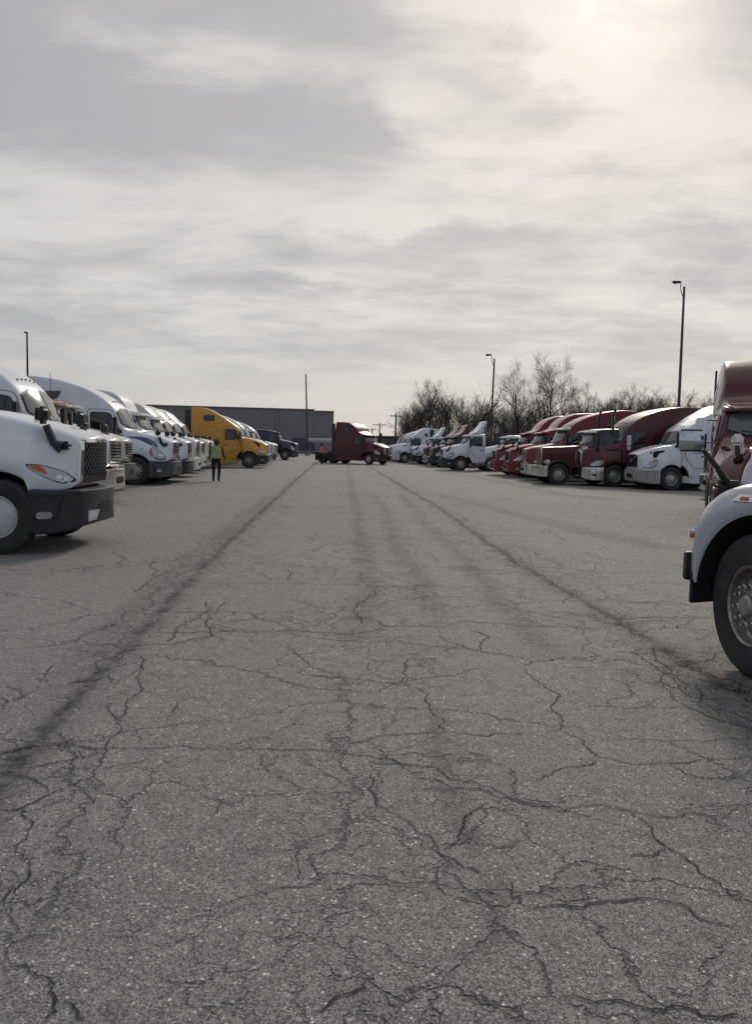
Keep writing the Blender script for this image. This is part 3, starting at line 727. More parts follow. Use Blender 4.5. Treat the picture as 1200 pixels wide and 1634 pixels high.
    for s in (-1, 1):
        b = bmesh.new(); box(b, (rear - .1, s * .95, .62), (.03, .6, .75), .01); obj('mud_flap', b, PLAST, root)
        if tanks:
            L = (xr + .35) - (-2.55) if day else (-4.7 + 2.55)
            x0, x1 = (-2.55, xr + .15) if day else (-2.6, -4.6)
            if skirt and not day:
                b = bmesh.new(); loft(b, [(-2.02, .34, .99, .60, 1.0, .66), (-2.3, .32, 1.19, .60, 1.19, .66), (xr + .02, .32, 1.19, .60, 1.19, .66)], hard_sect, step=.4)
                if s < 0: b.free()
                else: obj('side_skirt', b, cabmat if not skirt == 'black' else PLAST, root)
            else:
                b = bmesh.new(); lathe(b, [(.0001, 0), (.29, .0), (.31, .02), (.31, abs(x1 - x0) + .58), (.29, abs(x1 - x0) + .6), (.0001, abs(x1 - x0) + .6)], (x1 - .6, s * .86, .62), 'X', 24)
                ft = obj('fuel_tank', b, ALU, root)
                b = bmesh.new()
                for q in (.35, abs(x1 - x0) * .6, abs(x1 - x0) + .3): lathe(b, [(.312, 0), (.322, .01), (.322, .05), (.312, .06)], (x1 - .6 + q, s * .86, .62), 'X', 20)
                for zz in (.42, .70): box(b, (x0 - .35, s * 1.16, zz), (.5, .16, .03), .005)
                obj('tank_strap', b, STEEL, ft)
    if stack:
        for s in (-1, 1):
            b = bmesh.new(); xs_ = -3.35 if style == 'pete' else xr - .25
            tube(b, [(xs_, s * 1.12, .9), (xs_, s * 1.12, 3.5), (xs_ - .12, s * 1.12, 3.72)], .058, 12); obj('exhaust_stack', b, stack, root)
    if style == 'pete':
        b = bmesh.new(); box(b, (-3.85, 0, 3.1), (.01, .01, .01)); b.free()
    if antenna:
        for s in (-1, 1):
            b = bmesh.new(); h = cast(cbv, -2.9, s * .9, 'T', 0); tube(b, [h, h + Vector((-.02, s*.02, .9))], .008, 5); obj('antenna', b, PLAST, root)
    return root, axle
def place(tr, px, py, head, side):
    root, axle = tr; w = P(px, py); a = R(head); l = Matrix.Rotation(a, 3, 'Z') @ Vector((-axle, side * 1.22, 0))
    root.location = (w.x - l.x, w.y - l.y, 0); root.rotation_euler = (0, 0, a); return root
def place_nose(tr, px, Y, head, sc_=1.0):
    root = tr[0]; d = ray(px, 714); root.location = (d.x / d.y * Y, Y, 0); root.rotation_euler = (0, 0, R(head)); root.scale = (sc_,) * 3; return root

# ------------------------------------------------------------------ ground
def build_ground():
    m = bpy.data.materials.new('weathered_asphalt'); m.use_nodes = True; nt = m.node_tree; n = N(nt); b = nt.nodes['Principled BSDF']
    co = n.new('ShaderNodeTexCoord').outputs['Object']
    big = n.noise(co, .16, 4, .55); mid = n.noise(co, 1.3, 5, .6); fine = n.noise(co, 55, 3, .65)
    jit = n.vmath('ADD', co, n.vmath('MULTIPLY', n.vmath('SUBTRACT', n.noise(co, 70, 2, .5, col=True), (.5, .5, .5)), (.008, .008, 0)))
    v = n.new('ShaderNodeTexVoronoi', Vector=jit, Scale=140.0); rnd = n.new('ShaderNodeSeparateColor', Color=v.outputs['Color'])
    ve = n.new('ShaderNodeTexVoronoi', Vector=jit, Scale=140.0); ve.feature = 'DISTANCE_TO_EDGE'
    v2 = n.new('ShaderNodeTexVoronoi', Vector=n.vmath('ADD', jit, (5, 9, 0)), Scale=66.0); rnd2 = n.new('ShaderNodeSeparateColor', Color=v2.outputs['Color'])
    gap = n.ramp(ve.outputs['Distance'], .02, .16, 1, 0)
    stone = n.math('MULTIPLY', n.ramp(rnd.outputs[0], .35, 1.0), n.math('SUBTRACT', 1.0, gap))
    stone2 = n.math('MULTIPLY', n.ramp(rnd2.outputs[1], .87, .96), n.ramp(v2.outputs['Distance'], .46, .30))
    base = n.mix(n.ramp(big, .3, .7), (.292, .274, .266, 1), (.350, .330, .320, 1))
    base = n.mix(n.ramp(mid, .35, .7, 0, .35), base, (.220, .210, .205, 1))
    base = n.mix(n.ramp(rnd.outputs[2], .25, .60, .76, 0), base, (.060, .056, .055, 1))
    base = n.mix(n.math('MULTIPLY', gap, .35), base, (.045, .042, .042, 1))
    base = n.mix(n.math('MULTIPLY', stone, .88), base, n.mix(rnd.outputs[1], (.40, .37, .345, 1), (.58, .57, .555, 1)))
    base = n.mix(stone2, base, n.mix(rnd2.outputs[0], (.50, .47, .44, 1), (.78, .77, .75, 1)))
    pit = n.ramp(n.noise(co, 30, 5, .75), .56, .66)
    base = n.mix(n.math('MULTIPLY', pit, .70), base, (.040, .037, .037, 1))
    gr = n.ramp(n.noise(co, 9, 6, .75), .3, .7, .80, 1.18)
    base = n.mix(1.0, base, n.new('ShaderNodeCombineColor', Red=gr, Green=gr, Blue=gr).outputs[0], 'MULTIPLY')
    # fine crack network, gathered in patches
    wv = n.vmath('ADD', co, n.vmath('MULTIPLY', n.vmath('SUBTRACT', n.noise(co, 1.6, 5, .65, col=True), (.5, .5, .5)), (.75, .75, 0)))
    vc = n.new('ShaderNodeTexVoronoi', Vector=n.vmath('MULTIPLY', wv, (.75, 1.0, 1)), Scale=.62); vc.feature = 'DISTANCE_TO_EDGE'
    vc2 = n.new('ShaderNodeTexVoronoi', Vector=n.vmath('ADD', wv, (3, 1, 0)), Scale=1.9); vc2.feature = 'DISTANCE_TO_EDGE'
    wob = n.ramp(n.noise(co, 9, 3, .6), .3, .7, .3, 1.5)
    sx = n.new('ShaderNodeSeparateXYZ', Vector=co); X_, Y_ = sx.outputs[0], sx.outputs[1]; wear = None
    for (p, q), sg in ((((-60, 1325), (440, 796)), .75), (((700, 810), (1200, 1118)), 1.0), (((575, 860), (700, 1350)), .9)):
        A_, B_ = P(*p), P(*q); k_ = (B_.x - A_.x) / (B_.y - A_.y)
        dd = n.math('SUBTRACT', n.math('SUBTRACT', X_, A_.x), n.math('MULTIPLY', n.math('SUBTRACT', Y_, A_.y), k_))
        g_ = n.ramp(n.math('ABSOLUTE', dd), 0, sg * 1.5, 1, 0); wear = g_ if wear is None else n.math('MAXIMUM', wear, g_)
    wear = n.math('MULTIPLY', wear, n.ramp(Y_, 30, 60, 1, 0))
    c1 = n.math('MULTIPLY', n.ramp(n.math('DIVIDE', vc.outputs['Distance'], wob), .002, .008, 1, 0), n.ramp(n.math('ADD', n.noise(co, .35, 2), n.math('MULTIPLY', wear, .12)), .44, .54))
    c2 = n.math('MULTIPLY', n.ramp(n.math('DIVIDE', vc2.outputs['Distance'], wob), .003, .016, 1, 0), n.ramp(n.math('ADD', n.noise(n.vmath('ADD', co, (40, 7, 0)), .55, 4, .6), n.math('MULTIPLY', wear, .16)), .56, .64))
    vc3 = n.new('ShaderNodeTexVoronoi', Vector=n.vmath('ADD', wv, (9, 4, 0)), Scale=4.6); vc3.feature = 'DISTANCE_TO_EDGE'
    c3 = n.math('MULTIPLY', n.math('MULTIPLY', n.ramp(n.math('DIVIDE', vc3.outputs['Distance'], wob), .006, .028, 1, 0), n.ramp(n.math('ADD', n.noise(n.vmath('ADD', co, (12, 7, 0)), .8, 4, .6), n.math('MULTIPLY', wear, .16)), .62, .70)), .7)
    c2 = n.math('MAXIMUM', c2, c3)
    # the seams gather crazing around them
    base = n.mix(n.math('MULTIPLY', n.math('MAXIMUM', c1, c2), .52), base, (.026, .024, .025, 1))
    # oil drips and tyre scuffs
    sp = n.new('ShaderNodeTexVoronoi', Vector=n.vmath('ADD', co, n.vmath('MULTIPLY', n.noise(co, 5, 3, .6, col=True), (.25, .25, 0))), Scale=.55); spr = n.new('ShaderNodeSeparateColor', Color=sp.outputs['Color'])
    dp2 = n.new('ShaderNodeTexVoronoi', Vector=n.vmath('ADD', co, n.vmath('MULTIPLY', n.noise(co, 12, 3, .6, col=True), (.06, .06, 0))), Scale=3.1); dr2 = n.new('ShaderNodeSeparateColor', Color=dp2.outputs['Color'])
    spots = n.math('MULTIPLY', n.ramp(dp2.outputs['Distance'], .04, .10, 1, 0), n.ramp(dr2.outputs[0], .86, .93))
    base = n.mix(n.math('MULTIPLY', spots, .65), base, (.032, .030, .031, 1))
    oil = n.math('MULTIPLY', n.ramp(sp.outputs['Distance'], .05, .22, 1, 0), n.ramp(spr.outputs[0], .55, .8))
    base = n.mix(n.math('MULTIPLY', oil, .5), base, (.035, .033, .034, 1))
    n.set(b.inputs['Base Color'], base); b.inputs['Roughness'].default_value = .82; b.inputs['Specular IOR Level'].default_value = .35
    h = n.math('ADD', n.math('MULTIPLY', fine, .4), n.math('ADD', n.math('MULTIPLY', stone, .6), n.math('MULTIPLY', n.math('MAXIMUM', c1, c2), -1.5)))
    bp = n.new('ShaderNodeBump', Height=h, Strength=.9, Distance=.009); nt.links.new(bp.outputs[0], b.inputs['Normal'])
    bm = bmesh.new(); 
    vs = [bm.verts.new(p) for p in ((-230, -60, 0), (230, -60, 0), (230, 172, 0), (-230, 172, 0))]; bm.faces.new(vs)
    tag(obj('parking_lot', bm, m), kind='structure')
    g = pbr('winter_grass', (.085, .078, .045), .95, var=.35, vscale=.35, bump=.4, bscale=6)
    bm = bmesh.new(); vs = [bm.verts.new(p) for p in ((-2500, -2500, -.02), (2500, -2500, -.02), (2500, 4000, -.02), (-2500, 4000, -.02))]; bm.faces.new(vs)
    tag(obj('ground', bm, g), kind='structure')
build_ground()

rg = random.Random(7)
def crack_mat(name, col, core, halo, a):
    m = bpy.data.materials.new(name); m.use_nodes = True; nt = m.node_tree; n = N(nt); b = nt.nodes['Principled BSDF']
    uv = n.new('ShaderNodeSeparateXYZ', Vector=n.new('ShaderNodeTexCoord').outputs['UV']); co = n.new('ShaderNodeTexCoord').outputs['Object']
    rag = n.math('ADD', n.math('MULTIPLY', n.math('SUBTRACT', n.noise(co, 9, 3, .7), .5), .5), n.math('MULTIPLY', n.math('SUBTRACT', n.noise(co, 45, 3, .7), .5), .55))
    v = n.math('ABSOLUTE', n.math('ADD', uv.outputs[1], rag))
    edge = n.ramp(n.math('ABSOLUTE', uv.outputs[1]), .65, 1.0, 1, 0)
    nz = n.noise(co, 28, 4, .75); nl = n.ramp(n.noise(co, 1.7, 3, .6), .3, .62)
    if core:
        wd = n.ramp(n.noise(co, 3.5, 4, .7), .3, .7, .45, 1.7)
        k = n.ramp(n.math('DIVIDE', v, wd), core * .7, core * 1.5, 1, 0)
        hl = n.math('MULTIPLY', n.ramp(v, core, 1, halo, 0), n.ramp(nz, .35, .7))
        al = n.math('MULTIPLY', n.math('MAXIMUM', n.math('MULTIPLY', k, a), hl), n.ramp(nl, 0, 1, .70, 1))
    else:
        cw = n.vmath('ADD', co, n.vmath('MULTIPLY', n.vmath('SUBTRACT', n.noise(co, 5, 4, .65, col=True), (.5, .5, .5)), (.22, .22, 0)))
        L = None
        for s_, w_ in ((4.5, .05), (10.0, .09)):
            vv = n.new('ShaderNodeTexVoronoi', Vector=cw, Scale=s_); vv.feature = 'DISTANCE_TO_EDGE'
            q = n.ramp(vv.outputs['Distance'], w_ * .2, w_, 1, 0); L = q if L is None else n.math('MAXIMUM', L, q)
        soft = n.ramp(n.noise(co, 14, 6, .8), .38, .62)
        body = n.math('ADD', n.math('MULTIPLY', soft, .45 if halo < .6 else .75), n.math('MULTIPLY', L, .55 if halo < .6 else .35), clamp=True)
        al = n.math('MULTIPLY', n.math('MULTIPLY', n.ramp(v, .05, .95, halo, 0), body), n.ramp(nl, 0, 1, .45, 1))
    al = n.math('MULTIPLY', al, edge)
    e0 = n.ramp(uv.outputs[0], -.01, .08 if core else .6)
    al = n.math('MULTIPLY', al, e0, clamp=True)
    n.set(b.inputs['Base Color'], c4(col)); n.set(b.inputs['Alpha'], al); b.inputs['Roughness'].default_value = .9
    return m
def jag(pts, amp, sub=4, rnd=rg):
    pts = [Vector(p) for p in pts]
    for _ in range(sub):
        q = [pts[0]]
        for a, b in zip(pts, pts[1:]):
            L = (b - a).length
            if L < .025: q.append(b); continue
            mid = (a + b) / 2; nn = Vector((-(b - a).y, (b - a).x, 0)).normalized()
            q += [mid + nn * rnd.gauss(0, amp * min(L, 1.0) ** .75), b]
        pts = q
    return pts
def strip(bm, uvl, pts, hw, z, taper=True):
    d = 0; prev = None; tot = sum((b - a).length for a, b in zip(pts, pts[1:])); pd = 0
    for i, p in enumerate(pts):
        if i: d += (p - pts[i - 1]).length
        t = pts[min(i + 1, len(pts) - 1)] - pts[max(i - 1, 0)]; nn = Vector((-t.y, t.x, 0)); nn = nn.normalized() * hw
        cur = (bm.verts.new((p.x + nn.x, p.y + nn.y, z)), bm.verts.new((p.x - nn.x, p.y - nn.y, z)), min(d, tot - d))
        if prev:
            f = bm.faces.new((prev[0], prev[1], cur[1], cur[0]))
            for lp, (u, v) in zip(f.loops, ((prev[2], 1), (prev[2], -1), (cur[2], -1), (cur[2], 1))): lp[uvl].uv = (u, v)
        prev = cur
SEAM_L = [(-260, 1560), (-60, 1325), (0, 1252), (60, 1183), (150, 1085), (230, 1003), (300, 933), (350, 880), (400, 832), (440, 796), (470, 768), (505, 738), (512, 731)]
SEAM_R = [(583, 741), (610, 757), (640, 775), (700, 810), (760, 852), (830, 902), (900, 942), (960, 975), (1020, 1012), (1100, 1060), (1200, 1118), (1300, 1180)]
CRACKS = [
 [(0,1203),(60,1190),(140,1192),(200,1195),(300,1191),(400,1193),(475,1196),(560,1204),(640,1216)],
 [(0,1293),(38,1288),(80,1268),(140,1243),(170,1200),(195,1165),(180,1140),(175,1120)], [(38,1288),(50,1310),(20,1350),(45,1385),(25,1420),(0,1450)],
 [(80,1268),(55,1245),(20,1235)], [(0,1538),(40,1540),(75,1560),(88,1590),(90,1615),(65,1640)], [(88,1612),(110,1600),(130,1640)],
 [(600,1205),(640,1220),(700,1225),(720,1245),(800,1265),(850,1285),(900,1295),(1000,1292),(1080,1303),(1200,1309)],
 [(590,1232),(590,1260),(600,1285),(640,1305),(670,1330),(700,1360),(740,1385),(780,1400)], [(735,1325),(760,1345),(800,1352),(830,1340)], [(700,1360),(735,1325),(745,1300),(780,1280)],
 [(545,1190),(600,1175),(690,1168),(800,1170),(895,1165),(900,1150),(880,1130),(895,1110),(850,1080),(830,1065)],
 [(895,1165),(930,1180),(950,1205),(1010,1220),(1060,1218),(1130,1212),(1200,1205)], [(850,1245),(900,1225),(960,1215)], [(1060,1218),(1110,1240),(1190,1242)],
 [(1000,1290),(1040,1325),(1060,1350),(1100,1375),(1150,1410),(1190,1450)], [(1060,1350),(1050,1362),(1000,1370)],
 [(830,1450),(890,1445),(960,1440),(1040,1435),(1100,1450),(1140,1475),(1200,1487)], [(810,1400),(815,1430),(850,1450)],
 [(895,1585),(930,1595),(1000,1600),(1060,1612),(1130,1622),(1200,1620)], [(740,1575),(780,1600),(820,1625),(860,1640)], [(490,1625),(540,1590),(590,1560)],
 [(360,960),(330,990),(340,1015),(305,1020),(270,1030)], [(265,1010),(350,1008),(430,1007),(500,1009),(560,1012),(620,1003)],
 [(230,1060),(215,1080),(228,1100),(200,1125),(185,1150)], [(270,1025),(285,1000),(320,985),(330,960)],
 [(0,1035),(60,1033),(120,1025),(160,1005),(200,990),(205,975)], [(230,900),(250,895),(245,915),(235,930),(215,945)], [(185,880),(190,900),(210,905)],
 [(330,930),(400,930),(500,932),(600,936),(700,935),(800,940)], [(450,905),(460,925),(480,930)],
 [(490,1078),(560,1082),(640,1092),(664,1095)], [(664,1095),(680,1110),(685,1130),(710,1150),(700,1165)], [(640,1092),(645,1065),(650,1052),(700,1050)],
 [(700,1012),(760,1040),(830,1048),(850,1055),(830,1065)], [(850,1055),(900,1048),(960,1045)], [(760,1040),(780,1015),(750,1005)],
 [(570,985),(580,960),(600,950),(605,935)], [(580,995),(570,985),(620,1000),(700,1000)], [(730,990),(800,995),(900,1000),(960,1005)],
 [(980,988),(1030,985),(1090,985),(1137,986)], [(1000,963),(1060,958),(1100,965)], [(930,1125),(1000,1130),(1060,1130),(1110,1130)],
 [(1040,1030),(1060,1060),(1065,1100),(1100,1130),(1150,1150),(1200,1165)], [(1010,1040),(1080,1090),(1130,1120)],
 [(430,800),(450,790),(500,795)], [(150,830),(200,835),(260,840),(310,838)], [(720,870),(780,868),(850,875)], [(850,880),(900,905),(960,915),(1040,912)],
 [(100,1090),(160,1083),(210,1085)], [(20,1120),(60,1100),(90,1060)],
]
def build_cracks():
    bm = bmesh.new(); uvl = bm.loops.layers.uv.new('UVMap')
    for c in CRACKS:
        pts = jag([P(*q) for q in c], .055, 6); strip(bm, uvl, pts, .0125 if min(p_.y for p_ in pts) < 6 else .017, .0045)
    # branches along both seams
    for seam, n_ in ((SEAM_L, 80), (SEAM_R, 90)):
        w = [P(*q) for q in seam]
        for k in range(n_):
            i = rg.randrange(len(w) - 1); p = w[i].lerp(w[i + 1], rg.random())
            if p.y > 40 or p.y < 3.4: continue
            p = p + Vector((rg.gauss(0, .35), rg.gauss(0, .3), 0)); a = math.radians(rg.choice([rg.gauss(90, 22), rg.gauss(75, 25), rg.gauss(0, 20)])) ; L = rg.uniform(.15, .22) * (1 + p.y * .35)
            q = [p]
            for j in range(4): a += rg.gauss(0, .5); q.append(q[-1] + Vector((math.cos(a), math.sin(a), 0)) * L / 4)
            strip(bm, uvl, jag(q, .06, 4), .012, .0060)
    tag(obj('pavement_crack', bm, crack_mat('crack_dark', (.014, .013, .014), .22, .25, .97)), kind='structure')
    bm = bmesh.new(); uvl = bm.loops.layers.uv.new('UVMap')
    for seam in (SEAM_L, SEAM_R):
        w = [P(*q) for q in seam]; strip(bm, uvl, jag(w, .018, 5),   .10 if seam is SEAM_L else .085, .0080)
    tag(obj('pavement_seam', bm, crack_mat('seam_dark', (.045, .042, .042), 0, .68, 1)), kind='structure')
    bm = bmesh.new(); uvl = bm.loops.layers.uv.new('UVMap')
    stains_and_shade = [([P(*q) for q in SEAM_L], .24), ([P(*q) for q in SEAM_R], .30)]
    for c, hw in (([(556,742),(562,790),(575,860),(590,930),(575,985),(560,1040)], .24), ([(600,790),(625,840),(650,900),(690,960),(720,1010)], .28), ([(680,1110),(700,1180),(725,1290),(760,1340),(800,1420),(790,1480),(740,1560),(700,1660)], .10),
                  ([(640,790),(690,845),(750,905),(830,990),(900,1060)], .28), ([(1050,1050),(1120,1110),(1200,1180),(1300,1260)], .28), ([(430,790),(360,850),(290,905),(200,990),(90,1100)], .30), ([(1000,800),(900,790),(780,765),(700,752)], .8), ([(1100,880),(940,850),(800,815),(700,790)], .7)):  # strip beside the near right wheel is the truck's shade painted in
        stains_and_shade.append(([P(*q) for q in c], hw))
    for i, (w, hw) in enumerate(stains_and_shade): strip(bm, uvl, jag(w, .03, 5), hw, .0095 + i * .0012)
    tag(obj('pavement_stain_and_shade', bm, crack_mat('stain_and_shade_dark', (.070, .066, .064), 0, .34, 1)), kind='structure')
build_cracks()

# ------------------------------------------------------------------ far building, rail, tank, poles
def building():
    Y = 165.0; m = pbr('metal_cladding', (.235, .225, .222), .6, var=.05, vscale=.15); m2 = pbr('cladding_joint', (.19, .182, .18), .6)
    xR = PD(532, 700, Y).x; xM = PD(501, 700, Y).x; xJ = PD(439, 700, Y).x; h = 9.1
    root = empty('warehouse', 'long flat-roofed dark grey warehouse behind the left row of trucks', 'building', loc=(xR, Y, 0), rz=R(4))
    b = bmesh.new(); box(b, ((xM - xR - 75) / 2 + 0, 20, h / 2), (75 + (xM - xR) * 0 , 40, h)); 
    obj('wall', b, m, root).location.x = -(xR - xM) / 2
    b = bmesh.new(); box(b, ((xM - xR) / 2, 20.02, (h - .28) / 2), (xR - xM - .01, 39.9, h - .28)); obj('wall', b, m, root)
    b = bmesh.new(); box(b, (xM - xR - 37.6, -.03, h + .06), (75.3, .5, .16)); box(b, ((xM - xR) / 2 + .05, -.02, h - .20), (xR - xM - .1, .5, .14)); obj('parapet', b, m2, root)
    b = bmesh.new()
    for x in (xJ - xR, xJ - xR + .9): box(b, (x, -.04, h / 2 - .1), (.14, .10, h - .3))
    obj('downpipe', b, m2, root)
    for x_, w_ in ((-6.2, 4.6), (-13, 3.6)): b = bmesh.new(); box(b, (x_, -.06, 1.6), (w_, .12, 3.2)); obj('loading_door', b, pbr('dock_door', (.07, .075, .095), .5), root)
    # white tank on legs
    a = PD(490, 703, 150); c = PD(536, 703.5, 150)
    t = empty('storage_tank', 'long white horizontal tank standing in front of the warehouse corner', 'tank', loc=((a.x + c.x) / 2, 150, 0)); L = c.x - a.x
    wm = pbr('tank_white', (.42, .43, .44), .5, var=.08); zc = (a.z + c.z) / 2
    b = bmesh.new(); lathe(b, [(.0001, -L/2), (.25, -L/2), (.42, -L/2 + .25), (.42, L/2 - .25), (.25, L/2), (.0001, L/2)], (0, 0, zc), 'X', 24); obj('tank_shell', b, wm, t)
    for k in (-.4, 0, .4):
        b = bmesh.new(); box(b, (L * k, 0, (zc - .3) / 2), (.18, .5, zc - .3), .02); obj('leg', b, DGREY, t)
    # guardrail
    a, c = PD(474, 719, 120), PD(511, 720, 120); r = empty('guardrail', 'low steel guardrail at the end of the lot before the warehouse', 'guardrail', loc=(a.x - 4, 120, 0)); L = c.x - a.x + 9
    b = bmesh.new(); 
    for z in (.55, .72): tube(b, [(0, 0, z), (L, 0, z)], .07, 8)
    box(b, (L / 2, .02, .635), (L, .03, .16)); obj('rail', b, pbr('galvanised_rail', (.16, .17, .19), .5, .5), r)
    for k in range(8):
        b = bmesh.new(); box(b, (.3 + k * (L - .6) / 7, .1, .33), (.12, .12, .66), .01); obj('post', b, WOODP, r)
building()
def light_pole(label, top, base_px, Y, arm, head_dx, r0=.13, bury=None):
    T = PD(*top, Y); bx = PD(*base_px, Y); k = (T.z - 0) / (T.z - bx.z) if abs(T.z - bx.z) > .1 else 1
    B = Vector((T.x + (bx.x - T.x) * k, Y, 0))
    root = empty('light_pole', label, 'light pole', loc=B); T = T - B
    b = bmesh.new(); tube(b, [(0, 0, 0), T * .5, T], [r0, r0 * .85, r0 * .62], 12); obj('pole', b, GALV, root)
    b = bmesh.new(); lathe(b, [(r0 * 2.4, 0), (r0 * 2.4, .5), (r0 * 2.1, .6), (.001, .6)], (0, 0, 0), 'Z', 16); obj('footing', b, pbr('concrete', (.3, .29, .27), .85, var=.1), root)
    if arm:
        e = T + Vector((-head_dx, 0, .35)); b = bmesh.new(); tube(b, [T - Vector((0, 0, .9)), T + Vector((-head_dx * .28, 0, -.35)), T + Vector((-head_dx * .36, 0, .25)), T + Vector((-head_dx * .6, 0, .36))], .03, 6); obj('arm', b, GALV, root)
        b = bmesh.new(); box(b, (T.x - head_dx * .72, 0, T.z + .34), (head_dx * .85, .26, .16), .06, seg=3); lathe(b, [(.12, 0), (.10, -.06), (.0001, -.09)], (T.x - head_dx * .85, 0, T.z + .27), 'Z', 12); obj('lamp_head', b, GALV, root)
    else:
        b = bmesh.new(); box(b, (T.x, -.2, T.z + .08), (.22, .6, .14), .04); obj('lamp_head', b, GALV, root)
    return root
light_pole('tall grey light pole rising behind the red and white tractors at the right', (1092, 458), (1083, 652), 62, True, .85)
light_pole('slimmer light pole standing in front of the bare trees, lamp head to the left', (789, 572), (784, 680), 84, True, .85)
light_pole('bare light pole rising in front of the grey warehouse', (488, 599), (490.5, 700), 128, False, 0, .16)
light_pole('dark light pole rising above the white trucks at the far left', (43, 533), (44, 600), 75, False, 0, .12)
def utility_pole(label, top, Y, w=2.4, tr=False):
    T = PD(*top, Y); root = empty('utility_pole', label, 'utility pole', 'power line beyond the lot', loc=(T.x, Y, 0))
    b = bmesh.new(); tube(b, [(0, 0, 0), (.0, 0, T.z)], [.20, .13], 8); obj('pole', b, WOODP, root)
    b = bmesh.new(); box(b, (0, -.15, T.z - .5), (w, .12, .14)); obj('crossarm', b, WOODP, root)
    for k in (-.45, -.2, .2, .45): b = bmesh.new(); lathe(b, [(.05, 0), (.07, .08), (.03, .2), (.0001, .22)], (w * k, -.15, T.z - .43), 'Z', 8); obj('insulator', b, ALU, root)
    if tr: b = bmesh.new(); lathe(b, [(.0001, 0), (.28, 0), (.3, .9), (.0001, 1)], (.38, 0, T.z - 3.4), 'Z', 14); obj('transformer', b, GALV, root)
    return Vector((T.x, Y, T.z))
u1 = utility_pole('tallest utility pole, in front of the left end of the bare trees', (632, 660), 150, 2.2)
u2 = utility_pole('utility pole with a transformer, between the burgundy tractor and the trees', (606, 675), 190, 3.4, True)
u3 = utility_pole('farthest, shortest utility pole just right of the burgundy tractor roof', (594, 683), 250, 3.0)
for k, o in enumerate((-.9, .9)):
    b = bmesh.new(); pts = [Vector((70, 110, u1.z + 2)), u1, u2, u3, Vector((-10, 380, u3.z))]; Q = []
    for p, q in zip(pts, pts[1:]):
        for j in range(10):
            t = j / 10; v = p.lerp(q, t); v.z -= 1.1 * 4 * t * (1 - t) + .42; v.x += o; Q.append(v)
    tube(b, Q, .018, 4, cap=False); tag(obj('power_line', b, PLAST), ['left-hand thin power line strung between the utility poles', 'right-hand thin power line strung between the utility poles'][k], 'power line')
def far_shed():
    a = PD(598, 697, 260); c = PD(672, 699, 260); h = (a.z + c.z) / 2
    root = empty('shed', 'low grey building far behind the burgundy tractor and utility poles', 'building', loc=((a.x + c.x) / 2, 260, 0)); L = c.x - a.x + 12
    b = bmesh.new(); box(b, (0, 8, h / 2), (L, 16, h)); obj('wall', b, pbr('shed_wall', (.12, .12, .12), .8, var=.1), root)
    b = bmesh.new(); box(b, (0, 8, h + .2), (L + .8, 17, .4), .05); obj('roof', b, pbr('shed_roof', (.17, .17, .18), .7), root)
far_shed()
def trailer(label, X, Y, L=9, h=3.9, mat=DGREY):
    root = empty('box_trailer', label, 'trailer', 'trailers parked behind the right row', loc=(X, Y, 0))
    b = bmesh.new(); box(b, (0, 0, 2.45), (L, 2.5, 2.7), .04); obj('box_body', b, mat, root)
    b = bmesh.new(); 
    for k in range(int(L / .6)): box(b, (-L / 2 + .3 + k * .6, -1.262, 2.45), (.05, .02, 2.5))
    obj('side_rib', b, STEEL, root)
    for x in (-L / 2 + 1.2, -L / 2 + 2.4): wheel(root, x, -1.05, 'drive', ALU, 0, 2); wheel(root, x, 1.05, 'drive', ALU, 0, 2)
    for y_ in (-.8, .8): b = bmesh.new(); box(b, (L / 2 - 1.6, y_, .6), (.12, .12, 1.2)); obj('landing_leg', b, STEEL, root)
trailer('dark box trailer behind the white tractors at the far end of the right row', 9.5, 106)
trailer('dark box trailer behind the white day cab tractor with roof deflector', 20, 103)
trailer('dark box trailer half hidden behind the red tractors', 30.5, 100)

